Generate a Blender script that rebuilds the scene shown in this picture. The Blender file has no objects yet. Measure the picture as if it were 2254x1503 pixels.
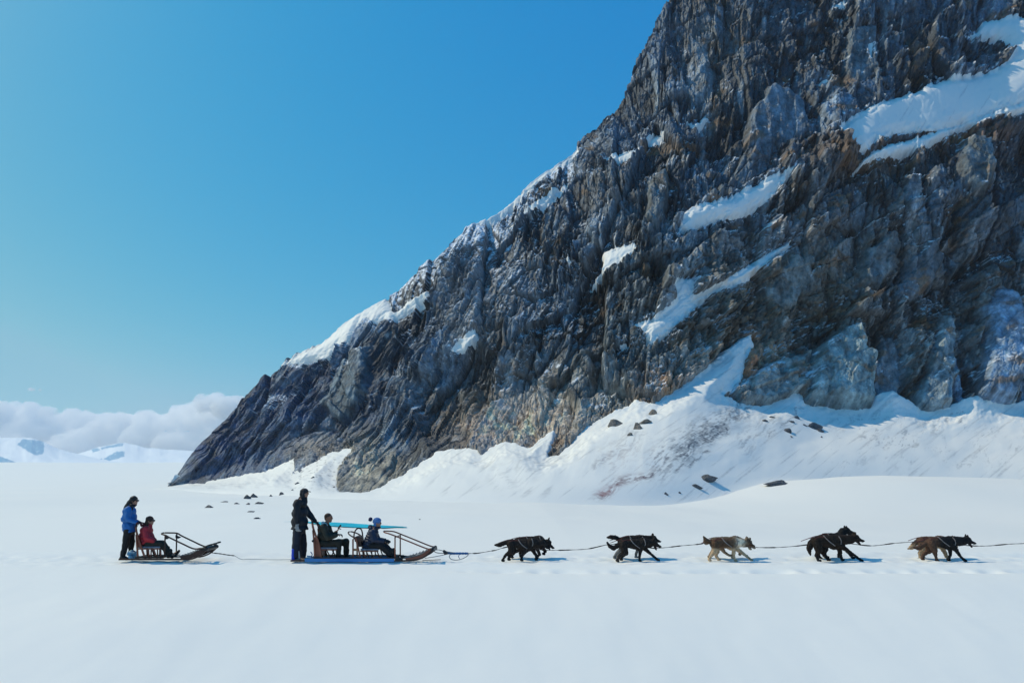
import bpy, bmesh, math, random
import numpy as np
from mathutils import Vector, Matrix

random.seed(7)
SC = bpy.context.scene
COL = SC.collection

# ------------------------------------------------------------------ camera, sky, sun, exposure
F = 1629.0
CH = 2.4
ALPHA = math.atan((1022 - 751.5) / F)
cam_d = bpy.data.cameras.new('camera')
cam_d.lens = 36.0 * F / 2254.0
cam_d.sensor_width = 36.0
cam_d.clip_start = 0.1
cam_d.clip_end = 60000
cam = bpy.data.objects.new('camera', cam_d)
cam.location = (0, 0, CH)
cam.rotation_euler = (math.pi / 2 + ALPHA, 0, 0)
COL.objects.link(cam)
SC.camera = cam

SUN_AZ = math.radians(-76)      # from +Y, negative is left
SUN_EL = math.radians(48)
sun_dir = Vector((math.sin(SUN_AZ) * math.cos(SUN_EL), math.cos(SUN_AZ) * math.cos(SUN_EL), math.sin(SUN_EL)))
sd = bpy.data.lights.new('sun', 'SUN')
sd.energy = 3.55
sd.angle = math.radians(0.53)
sd.color = (1.0, 0.875, 0.65)
so = bpy.data.objects.new('sun', sd)
so.rotation_euler = sun_dir.to_track_quat('Z', 'Y').to_euler()
so.location = (-40, 20, 60)
COL.objects.link(so)

world = bpy.data.worlds.new('World')
SC.world = world
world.use_nodes = True
wn = world.node_tree
wn.nodes.clear()
sky = wn.nodes.new('ShaderNodeTexSky')
sky.sky_type = 'NISHITA'
sky.sun_disc = False
sky.sun_elevation = SUN_EL
sky.sun_rotation = SUN_AZ
sky.altitude = 300
sky.air_density = 1.0
sky.dust_density = 2.4
sky.ozone_density = 1.4
sep = wn.nodes.new('ShaderNodeSeparateColor')
com = wn.nodes.new('ShaderNodeCombineColor')
wn.links.new(sky.outputs[0], sep.inputs[0])
for ch, gain, power in (('Red', 3.3, 2.5), ('Green', .964, .72), ('Blue', .784, .2)):     # camera response of the photograph's blues
    m1 = wn.nodes.new('ShaderNodeMath'); m1.operation = 'MULTIPLY'; m1.inputs[1].default_value = .07
    m2 = wn.nodes.new('ShaderNodeMath'); m2.operation = 'POWER'; m2.inputs[1].default_value = power
    m3 = wn.nodes.new('ShaderNodeMath'); m3.operation = 'MULTIPLY'; m3.inputs[1].default_value = gain / .07
    m0 = wn.nodes.new('ShaderNodeMath'); m0.operation = 'MINIMUM'; m0.inputs[1].default_value = .34 if ch == 'Red' else .40
    wn.links.new(sep.outputs[ch], m1.inputs[0]); wn.links.new(m1.outputs[0], m0.inputs[0]); wn.links.new(m0.outputs[0], m2.inputs[0])
    wn.links.new(m2.outputs[0], m3.inputs[0]); wn.links.new(m3.outputs[0], com.inputs[ch])
bg = wn.nodes.new('ShaderNodeBackground')
bg.inputs['Strength'].default_value = 0.085
wo = wn.nodes.new('ShaderNodeOutputWorld')
wn.links.new(com.outputs[0], bg.inputs['Color'])
wn.links.new(bg.outputs[0], wo.inputs['Surface'])

SC.view_settings.view_transform = 'Standard'
SC.view_settings.look = 'None'
SC.view_settings.gamma = 1
SC.view_settings.exposure = -0.28
SC.view_settings.use_curve_mapping = False
SC.render.engine = 'CYCLES'
SC.cycles.max_bounces = 64
SC.cycles.volume_bounces = 56
SC.cycles.diffuse_bounces = 3
SC.cycles.transparent_max_bounces = 8
SC.cycles.caustics_reflective = False
SC.cycles.caustics_refractive = False
SC.cycles.use_denoising = True

# ------------------------------------------------------------------ helpers: projection
CA, SA = math.cos(ALPHA), math.sin(ALPHA)

def unproj(px, py, d):
    """photo pixel + forward distance (world y) -> world point (numpy friendly)"""
    X = (np.asarray(px, float) - 1127.0) / F
    Y = (751.5 - np.asarray(py, float)) / F
    dy = CA - Y * SA
    dz = SA + Y * CA
    k = d / dy
    return np.stack(np.broadcast_arrays(X * k, d + 0 * k, CH + dz * k), -1)

def proj(P):
    x, y, z = P[..., 0], P[..., 1], P[..., 2] - CH
    dep = y * CA + z * SA
    up = -y * SA + z * CA
    return 1127 + F * x / dep, 751.5 - F * up / dep

Y0 = 19.3
def L(px, py, dy=0.0):
    return Vector(unproj(px, py, Y0 + dy).tolist())

# ------------------------------------------------------------------ helpers: noise
def _hash(ix, iy, iz, seed):
    h = (ix.astype(np.int64) * 374761393 + iy.astype(np.int64) * 668265263 + iz.astype(np.int64) * 2147483647 + seed * 974634777) & 0xffffffff
    h = ((h ^ (h >> 13)) * 1274126177) & 0xffffffff
    h = ((h ^ (h >> 16)) * 2246822519) & 0xffffffff
    return ((h ^ (h >> 15)) & 0xffffff) / float(0x1000000)

_RT = np.random.RandomState(42)
_ANG = _RT.rand(512 * 512).astype(np.float32) * (2 * math.pi)
_GX, _GY = np.cos(_ANG), np.sin(_ANG)
_U = [_RT.rand(512 * 512).astype(np.float32) for _ in range(5)]

def perlin2(x, y, seed=0):
    x = np.asarray(x, np.float32); y = np.asarray(y, np.float32)
    x, y = np.broadcast_arrays(x, y)
    ix = np.floor(x); iy = np.floor(y)
    fx = x - ix; fy = y - iy
    u = fx * fx * fx * (fx * (fx * 6 - 15) + 10); w = fy * fy * fy * (fy * (fy * 6 - 15) + 10)
    jx = ix.astype(np.int32) + (seed * 7919) % 509; jy = iy.astype(np.int32) + (seed * 104729) % 503
    x0 = jx & 511; x1 = (jx + 1) & 511; y0 = (jy & 511) << 9; y1 = ((jy + 1) & 511) << 9
    def g(i, dx, dy):
        return _GX[i] * (fx - dx) + _GY[i] * (fy - dy)
    a = g(y0 + x0, 0, 0); b = g(y0 + x1, 1, 0); c = g(y1 + x0, 0, 1); d = g(y1 + x1, 1, 1)
    a = a + (b - a) * u; c = c + (d - c) * u
    return (a + (c - a) * w) * 1.5

def vnoise3(x, y, z, seed=0):
    ix = np.floor(x); iy = np.floor(y); iz = np.floor(z)
    fx = x - ix; fy = y - iy; fz = z - iz
    fx = fx * fx * (3 - 2 * fx); fy = fy * fy * (3 - 2 * fy); fz = fz * fz * (3 - 2 * fz)
    r = 0
    for dx in (0, 1):
        for dy in (0, 1):
            for dz in (0, 1):
                wgt = (fx if dx else 1 - fx) * (fy if dy else 1 - fy) * (fz if dz else 1 - fz)
                r = r + wgt * _hash(ix + dx, iy + dy, iz + dz, seed)
    return r * 2 - 1

def fbm2(x, y, seed=0, octs=4, gain=0.5, lac=2.03):
    r = 0; a = 1; s = 1
    for k in range(octs):
        r = r + a * perlin2(x * s + 13.7 * k, y * s - 7.1 * k, seed + k)
        a *= gain; s *= lac
    return r

def facets(x, y, seed, tilt=1.0, lift=0.6):
    """broken-rock relief: jittered cells, each one a tilted plane; returns height, distance to the cell border and a cell value"""
    x = np.asarray(x, np.float32); y = np.asarray(y, np.float32)
    ix = np.floor(x).astype(np.int32); iy = np.floor(y).astype(np.int32)
    best = np.full(x.shape, 1e9, np.float32); second = best.copy(); bi = np.zeros(x.shape, np.int32)
    ox, oy = (seed * 7919) % 509, (seed * 104729) % 503
    for dx in (-1, 0, 1):
        for dy in (-1, 0, 1):
            jx = ix + dx; jy = iy + dy
            k = (((jy + oy) & 511) << 9) + ((jx + ox) & 511)
            ex = x - (jx + _U[0][k]); ey = y - (jy + _U[1][k])
            d = ex * ex + ey * ey
            m = d < best
            second = np.where(m, best, np.minimum(second, d))
            bi = np.where(m, k, bi); 
            if dx == -1 and dy == -1:
                bx, by = ex, ey
            else:
                bx = np.where(m, ex, bx); by = np.where(m, ey, by)
            best = np.where(m, d, best)
    cid = _U[4][bi] * 2 - 1
    val = tilt * ((_U[2][bi] * 2 - 1) * bx + (_U[3][bi] * 2 - 1) * by) + lift * cid
    return val, np.sqrt(second) - np.sqrt(best), cid

def sdf(px, py, poly):
    """signed distance to a polygon, positive inside"""
    P = np.asarray(poly, np.float32); n = len(P)
    px = px.astype(np.float32); py = py.astype(np.float32)
    d = np.full(px.shape, 1e18, np.float32); inside = np.zeros(px.shape, bool)
    for i in range(n):
        ax, ay = P[i]; bx, by = P[(i + 1) % n]
        ex, ey = bx - ax, by - ay
        wx, wy = px - ax, py - ay
        tt = np.clip((wx * ex + wy * ey) / (ex * ex + ey * ey + 1e-9), 0, 1)
        qx = wx - ex * tt; qy = wy - ey * tt
        d = np.minimum(d, qx * qx + qy * qy)
        c = (ay > py) != (by > py)
        if ay != by:
            inside ^= c & (px < (bx - ax) * (py - ay) / (by - ay) + ax)
    return np.where(inside, 1, -1) * np.sqrt(d)

def sstep(a, b, x):
    t = np.clip((x - a) / (b - a), 0, 1)
    return t * t * (3 - 2 * t)

# ------------------------------------------------------------------ helpers: objects
def tag(o, label=None, cat=None, group=None, kind=None):
    if label: o['label'] = label
    if cat: o['category'] = cat
    if group: o['group'] = group
    if kind: o['kind'] = kind
    return o

def empty(name, loc, label, cat, group=None):
    o = bpy.data.objects.new(name, None)
    o.location = loc
    o.empty_display_size = 0.1
    COL.objects.link(o)
    return tag(o, label, cat, group)

def mesh_obj(name, me, mat=None, parent=None):
    """mesh data in world coordinates -> object, origin at the root thing"""
    o = bpy.data.objects.new(name, me)
    COL.objects.link(o)
    if mat is not None:
        me.materials.clear(); me.materials.append(mat)
    if parent is not None:
        o.parent = parent
        base = Vector(parent.location)
        p = parent.parent
        while p is not None:
            base += Vector(p.location); p = p.parent
        me.transform(Matrix.Translation(-base))
    return o

def grid_mesh(name, P, keep=None, attrs=None, smooth=True):
    """P: (n, m, 3) -> mesh, only quads with keep True"""
    n, m = P.shape[:2]
    idx = np.arange(n * m).reshape(n, m)
    q = np.stack([idx[:-1, :-1], idx[:-1, 1:], idx[1:, 1:], idx[1:, :-1]], -1).reshape(-1, 4)
    if keep is not None:
        q = q[keep.reshape(-1)]
    used = np.unique(q)
    remap = np.full(n * m, -1); remap[used] = np.arange(len(used))
    q = remap[q]
    V = P.reshape(-1, 3)[used]
    me = bpy.data.meshes.new(name)
    me.vertices.add(len(V)); me.vertices.foreach_set('co', V.astype(np.float32).ravel())
    me.loops.add(q.size); me.loops.foreach_set('vertex_index', q.astype(np.int32).ravel())
    me.polygons.add(len(q)); me.polygons.foreach_set('loop_start', (np.arange(len(q)) * 4).astype(np.int32))
    me.polygons.foreach_set('loop_total', np.full(len(q), 4, np.int32))
    me.update(calc_edges=True); me.validate()
    me.polygons.foreach_set('use_smooth', np.full(len(q), smooth))
    for k, a in (attrs or {}).items():
        if a.ndim == 3:
            at = me.color_attributes.new(k, 'FLOAT_COLOR', 'POINT')
            c = np.ones((len(V), 4), np.float32); c[:, :3] = a.reshape(-1, 3)[used]
            at.data.foreach_set('color', c.ravel())
        else:
            at = me.attributes.new(k, 'FLOAT', 'POINT')
            at.data.foreach_set('value', a.reshape(-1)[used].astype(np.float32))
    return me

# ------------------------------------------------------------------ materials
def new_mat(name):
    m = bpy.data.materials.new(name); m.use_nodes = True
    nt = m.node_tree
    return m, nt, nt.nodes['Principled BSDF']

def simple(name, col, rough=0.7, noise=0.25, scale=8.0, bump=0.15, bscale=40.0, metallic=0.0, spec=0.3, stretch=(1, 1, 1), attr=None):
    m, nt, b = new_mat(name)
    N = nt.nodes.new; K = nt.links.new
    tc = N('ShaderNodeTexCoord'); mp = N('ShaderNodeMapping'); mp.inputs['Scale'].default_value = stretch
    K(tc.outputs['Object'], mp.inputs['Vector'])
    t = N('ShaderNodeTexNoise'); t.inputs['Scale'].default_value = scale; t.inputs['Detail'].default_value = 5
    K(mp.outputs[0], t.inputs['Vector'])
    mr = N('ShaderNodeMapRange'); mr.inputs['From Min'].default_value = 0.3; mr.inputs['From Max'].default_value = 0.7
    mr.inputs['To Min'].default_value = 1 - noise; mr.inputs['To Max'].default_value = 1 + noise
    K(t.outputs['Fac'], mr.inputs['Value'])
    mx = N('ShaderNodeVectorMath'); mx.operation = 'SCALE'
    if attr:
        at = N('ShaderNodeAttribute'); at.attribute_name = attr
        K(at.outputs['Color'], mx.inputs[0])
    else:
        mx.inputs[0].default_value = col
    K(mr.outputs[0], mx.inputs['Scale'])
    K(mx.outputs[0], b.inputs['Base Color'])
    b.inputs['Roughness'].default_value = rough
    b.inputs['Metallic'].default_value = metallic
    b.inputs['Specular IOR Level'].default_value = spec
    t2 = N('ShaderNodeTexNoise'); t2.inputs['Scale'].default_value = bscale; t2.inputs['Detail'].default_value = 4
    K(mp.outputs[0], t2.inputs['Vector'])
    bp = N('ShaderNodeBump'); bp.inputs['Strength'].default_value = bump; bp.inputs['Distance'].default_value = 0.01
    K(t2.outputs['Fac'], bp.inputs['Height']); K(bp.outputs[0], b.inputs['Normal'])
    return m

def snow_material(name, scale=1.0, dirt=False, col=(0.865, 0.85, 0.80)):
    m, nt, b = new_mat(name)
    N = nt.nodes.new; K = nt.links.new
    tc = N('ShaderNodeTexCoord')
    t = N('ShaderNodeTexNoise'); t.inputs['Scale'].default_value = 0.08 * scale; t.inputs['Detail'].default_value = 6
    K(tc.outputs['Object'], t.inputs['Vector'])
    cr = N('ShaderNodeValToRGB')
    cr.color_ramp.elements[0].position = 0.3; cr.color_ramp.elements[0].color = (col[0] * 0.96, col[1] * 0.975, col[2] * 0.985, 1)
    cr.color_ramp.elements[1].position = 0.7; cr.color_ramp.elements[1].color = (*col, 1)
    K(t.outputs['Fac'], cr.inputs['Fac'])
    out = cr.outputs['Color']
    if dirt:
        at = N('ShaderNodeAttribute'); at.attribute_name = 'dirt'
        dc = N('ShaderNodeAttribute'); dc.attribute_name = 'dirt_col'
        n2 = N('ShaderNodeTexNoise'); n2.inputs['Scale'].default_value = 1.6; n2.inputs['Detail'].default_value = 8; n2.inputs['Roughness'].default_value = 0.7
        K(tc.outputs['Object'], n2.inputs['Vector'])
        mul = N('ShaderNodeMath'); mul.operation = 'MULTIPLY_ADD'
        mr = N('ShaderNodeMapRange'); mr.inputs['From Min'].default_value = 0.35; mr.inputs['From Max'].default_value = 0.65
        mr.inputs['To Min'].default_value = 0.35; mr.inputs['To Max'].default_value = 1.3
        K(n2.outputs['Fac'], mr.inputs['Value'])
        K(at.outputs['Fac'], mul.inputs[0]); K(mr.outputs[0], mul.inputs[1]); mul.inputs[2].default_value = 0; mul.use_clamp = True
        mx = N('ShaderNodeMix'); mx.data_type = 'RGBA'
        K(mul.outputs[0], mx.inputs['Factor']); K(out, mx.inputs['A']); K(dc.outputs['Color'], mx.inputs['B'])
        out = mx.outputs['Result']
    K(out, b.inputs['Base Color'])
    b.inputs['Roughness'].default_value = 0.65
    b.inputs['Specular IOR Level'].default_value = 0.25
    t2 = N('ShaderNodeTexNoise'); t2.inputs['Scale'].default_value = 1.1 * scale; t2.inputs['Detail'].default_value = 7; t2.inputs['Roughness'].default_value = 0.55
    mp = N('ShaderNodeMapping'); mp.inputs['Scale'].default_value = (0.55, 1.3, 1.0)
    K(tc.outputs['Object'], mp.inputs['Vector']); K(mp.outputs[0], t2.inputs['Vector'])
    bp = N('ShaderNodeBump'); bp.inputs['Strength'].default_value = 0.35; bp.inputs['Distance'].default_value = 0.05 / scale
    K(t2.outputs['Fac'], bp.inputs['Height']); K(bp.outputs[0], b.inputs['Normal'])
    return m

def rock_material(name, attr=True, col=(0.1, 0.1, 0.11), s=1.0):
    m, nt, b = new_mat(name)
    N = nt.nodes.new; K = nt.links.new
    tc = N('ShaderNodeTexCoord')
    n1 = N('ShaderNodeTexNoise'); n1.inputs['Scale'].default_value = 0.8 * s; n1.inputs['Detail'].default_value = 10; n1.inputs['Roughness'].default_value = 0.74
    K(tc.outputs['Object'], n1.inputs['Vector'])
    mr = N('ShaderNodeMapRange'); mr.inputs['From Min'].default_value = 0.32; mr.inputs['From Max'].default_value = 0.7
    mr.inputs['To Min'].default_value = 0.38; mr.inputs['To Max'].default_value = 1.85
    K(n1.outputs['Fac'], mr.inputs['Value'])
    mx = N('ShaderNodeVectorMath'); mx.operation = 'SCALE'
    if attr:
        at = N('ShaderNodeAttribute'); at.attribute_name = 'tone'
        K(at.outputs['Color'], mx.inputs[0])
    else:
        mx.inputs[0].default_value = col
    K(mr.outputs[0], mx.inputs['Scale'])
    K(mx.outputs[0], b.inputs['Base Color'])
    b.inputs['Roughness'].default_value = 0.62
    b.inputs['Specular IOR Level'].default_value = 0.45
    n2 = N('ShaderNodeTexNoise'); n2.inputs['Scale'].default_value = 1.3 * s; n2.inputs['Detail'].default_value = 9; n2.inputs['Roughness'].default_value = 0.7
    K(tc.outputs['Object'], n2.inputs['Vector'])
    bp = N('ShaderNodeBump'); bp.inputs['Strength'].default_value = 1.0; bp.inputs['Distance'].default_value = 0.32 / s
    vo = N('ShaderNodeTexVoronoi'); vo.feature = 'F1'; vo.inputs['Scale'].default_value = 1.5 * s
    wv = N('ShaderNodeVectorMath'); wv.operation = 'ADD'; sc = N('ShaderNodeVectorMath'); sc.operation = 'SCALE'; sc.inputs['Scale'].default_value = 0.7 / s
    K(n1.outputs['Color'], sc.inputs[0]); K(tc.outputs['Object'], wv.inputs[0]); K(sc.outputs[0], wv.inputs[1])
    mpv = N('ShaderNodeMapping'); mpv.inputs['Scale'].default_value = (1.3, 1.0, .45); K(wv.outputs[0], mpv.inputs['Vector']); K(mpv.outputs[0], vo.inputs['Vector'])
    ad = N('ShaderNodeMath'); ad.operation = 'MULTIPLY_ADD'; ad.inputs[1].default_value = .8
    K(vo.outputs['Distance'], ad.inputs[0]); K(n2.outputs['Fac'], ad.inputs[2]); K(ad.outputs[0], bp.inputs['Height']); K(bp.outputs[0], b.inputs['Normal'])
    return m

M_snow = snow_material('packed_snow')
M_apron = snow_material('dirty_snow', 0.5, dirt=True)
M_rock = rock_material('cliff_rock')
M_boulder = rock_material('boulder_rock', False, (0.07, 0.075, 0.085), 3.0)

# ------------------------------------------------------------------ ground
def gz(x, y):
    x = np.asarray(x, float); y = np.asarray(y, float)
    z = np.interp(y, [-60, 2, 12, 18.6, 21, 130, 300, 900, 3000, 6000, 20000], [-0.9, -0.7, -0.18, 0, 0, -1.45, -1.7, -0.6, 8.5, 24, 90])
    und = 0.35 * fbm2(x / 34, y / 26, 5, 3) * sstep(24, 60, y) * (1 - sstep(200, 900, y))
    und += 6 * fbm2(x / 600, y / 420, 9, 3) * sstep(300, 1500, y)
    und += 0.05 * fbm2(x / 5.0, y / 3.2, 11, 3) * sstep(22, 40, y) + 0.10 * fbm2(x / 9.0 + 3, y / 6.0, 12, 2) * (1 - sstep(12, 17, y))
    # broad swell on the right
    hump = 3.9 * np.exp(-((y - 78) / 17.0) ** 2) * sstep(4, 42, x)
    fg = -0.06 * (17.5 - y) * (1 - sstep(15.5, 18.2, y)) * sstep(-30, 2, y) - 0.12 * np.clip(x + 9, -8, 40) * (1 - sstep(2, 17.8, y))  # foreground tilt added to turn the snow from the sun and dim it
    rt = -0.05 * np.clip(x - 2, 0, 60) * sstep(22, 34, y) * (1 - sstep(90, 160, y))  # added fall to the right, dims the snow behind the dogs
    return z + und + hump + fg + rt

def ground():
    def grow(a, b, n):
        return a * (b / a) ** (np.arange(1, n + 1) / n)
    xs_in = np.arange(-15, 15.01, 0.07)
    xo = 15 + grow(0.3, 7000, 90)
    xs = np.concatenate([-xo[::-1], xs_in, xo])
    ys = np.concatenate([-np.array([60, 30, 12, 4.0]), np.arange(0, 17.4, 0.35), np.arange(17.4, 22.0, 0.045), 22 + grow(0.12, 7000, 150)])
    Y, X = np.meshgrid(ys, xs, indexing='ij')
    Z = gz(X, Y)
    # sled and paw tracks along the trail: shallow real grooves with little banks
    rough = fbm2(X * .55, Y * .5, 21, 3) * sstep(-.3, .4, perlin2(X * .3, Y * .3, 23))
    fine = fbm2(X * 2.6, Y * 1.3, 22, 3)
    Z += .012 * fbm2(X * .9, Y * .7, 24, 3) * (1 - sstep(16, 18, Y)) * sstep(0, 3, Y)
    trail = np.exp(-((Y - 19.55) / 0.65) ** 4)
    Z += trail * (-0.03 + 0.03 * rough + 0.022 * fine)
    for yc, w, dpt in ((18.80, 0.16, 0.07), (19.55, 0.12, 0.04), (20.35, 0.22, 0.09), (21.1, 0.16, 0.04)):
        yy = yc + 0.035 * perlin2(X / 3.1, X * 0, 31 + int(yc * 7)) + 0.05 * perlin2(X / 11.0, X * 0, 41)
        g = np.exp(-((Y - yy) / w) ** 2)
        bank = np.exp(-((Y - yy - 1.9 * w) / w) ** 2) + np.exp(-((Y - yy + 1.9 * w) / w) ** 2)
        Z += (-dpt * g + 0.5 * dpt * bank) * (0.7 + 0.7 * perlin2(X / 1.7, X * 0, 51 + int(yc * 5)) + .45 * perlin2(X / .33, Y * .8, 61 + int(yc * 5)))
    # faint old track in front of the dogs
    yy = 17.75 + 0.09 * perlin2(X / 6.0, X * 0, 77)
    Z += -0.11 * np.exp(-((Y - yy) / 0.22) ** 2) * sstep(-3, 2, X) * (0.7 + 0.5 * perlin2(X / 1.1, X * 0, 78) + .7 * perlin2(X / .4, Y * .8, 79))
    P = np.stack([X, Y, Z], -1)
    me = grid_mesh('snow_ground', P)
    o = mesh_obj('ground', me, M_snow)
    tag(o, 'flat white snow plain with shallow sled tracks', kind='structure')
ground()

# ------------------------------------------------------------------ mountain surface
def curve(pts, t, mode='ray'):
    A = np.array(pts, float)
    px = np.interp(t, A[:, 0], A[:, 1]); 
    if mode == 'toe':
        d = np.interp(t, A[:, 0], A[:, 2])
        x = (px - 1127) / F * d * 1.0
        return np.stack([x, d, gz(x, d) - 1.0], -1)
    py = np.interp(t, A[:, 0], A[:, 2]); d = np.interp(t, A[:, 0], A[:, 3])
    return unproj(px, py, d)

TOE = [(0, 330, 118), (1, 480, 92), (2, 640, 68), (3, 850, 56), (4, 1100, 52), (5, 1400, 58), (6, 1750, 84), (7, 2100, 92), (8, 2500, 92), (9, 2950, 92)]
BASE = [(0, 366, 1075, 130), (1, 520, 1047, 125), (2, 720, 1010, 110), (3, 960, 985, 99), (4, 1220, 930, 97), (5, 1500, 865, 102), (6, 1800, 890, 118), (7, 2100, 890, 123), (8, 2500, 885, 128), (9, 2950, 885, 133)]
MID = [(0, 370, 1071, 131), (1, 535, 945, 132), (2, 755, 850, 124), (3, 985, 750, 118), (4, 1250, 620, 122), (5, 1450, 480, 128), (6, 1680, 400, 138), (7, 2050, 400, 142), (8, 2450, 380, 148), (9, 2950, 380, 153)]
RIDGE = [(0, 374, 1067, 132), (.25, 430, 985, 136), (.6, 488, 920, 139), (1, 550, 846, 142), (1.3, 610, 800, 141), (1.7, 700, 747, 139), (2.1, 790, 692, 138),
         (2.4, 850, 657, 139), (2.7, 940, 588, 140), (3, 1000, 524, 142), (3.4, 1080, 466, 147), (3.8, 1180, 396, 152), (4.2, 1270, 337, 157), (4.5, 1310, 277, 160),
         (4.8, 1345, 227, 163), (5.1, 1390, 167, 165), (5.4, 1420, 110, 168), (5.7, 1450, 50, 171), (6, 1480, 0, 174), (6.4, 1550, -130, 180), (7, 1850, -280, 188), (8, 2400, -330, 198), (9, 2950, -330, 205)]

def smooth1(A, k):
    ker = np.hanning(2 * k + 3)[1:-1]; ker /= ker.sum()
    B = np.concatenate([np.repeat(A[:1], k, 0) * 1.0, A, np.repeat(A[-1:], k, 0)], 0)
    # reflect so that the ends stay put
    for i in range(k):
        B[k - 1 - i] = 2 * A[0] - A[min(i + 1, len(A) - 1)]
        B[-k + i] = 2 * A[-1] - A[-2 - i]
    return np.stack([np.convolve(B[:, c], ker, 'valid') for c in range(A.shape[1])], 1)

NT, NV, NB = 1180, 660, 24
tt = np.linspace(0, 9, 5000)
rg = curve(RIDGE, tt)
rpx, rpy = proj(rg)
# spread columns evenly along the outline and the base in the picture of the photograph
bpx, bpy_ = proj(curve(BASE, tt))
arc = np.concatenate([[0], np.cumsum(0.5 * np.hypot(np.diff(rpx), np.diff(rpy)) + 0.5 * np.hypot(np.diff(bpx), np.diff(bpy_)))])
T = np.interp(np.linspace(0, arc[-1], NT), arc, tt)
C0 = smooth1(curve(TOE, T, 'toe'), 170); C1 = smooth1(curve(BASE, T), 40); C2 = smooth1(curve(MID, T), 50); C3 = smooth1(curve(RIDGE, T), 9)
V = np.linspace(0, 1, NV)
kn = [0, .2, .6, 1]
def lag(v):     # smooth blend of the four curves (monotone hermite weights)
    W = []
    for i in range(4):
        e = np.zeros(4); e[i] = 1
        # hermite with finite difference slopes
        sl = np.zeros(4)
        for j in range(4):
            if j == 0: sl[j] = (e[1] - e[0]) / (kn[1] - kn[0])
            elif j == 3: sl[j] = (e[3] - e[2]) / (kn[3] - kn[2])
            else: sl[j] = (e[j + 1] - e[j - 1]) / (kn[j + 1] - kn[j - 1])
        j = np.clip(np.searchsorted(kn, v, 'right') - 1, 0, 2)
        k0 = np.array(kn)[j]; k1 = np.array(kn)[j + 1]; h = k1 - k0; s = (v - k0) / h
        W.append((1 + 2 * s) * (1 - s) ** 2 * e[j] + s * (1 - s) ** 2 * h * sl[j] + s * s * (3 - 2 * s) * e[j + 1] + s * s * (s - 1) * h * sl[j + 1])
    return W
W = lag(V)
S = sum(W[i][:, None, None] * c[None] for i, c in enumerate((C0, C1, C2, C3)))      # (NV, NT, 3)
PX, PY = proj(S)
du = np.gradient(S, axis=1); dv = np.gradient(S, axis=0)
Nrm = np.cross(du, dv); Nrm /= np.linalg.norm(Nrm, axis=-1, keepdims=True) + 1e-9
# face the camera side
if (Nrm[..., 1] > 0).mean() > 0.5: Nrm = -Nrm

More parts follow.
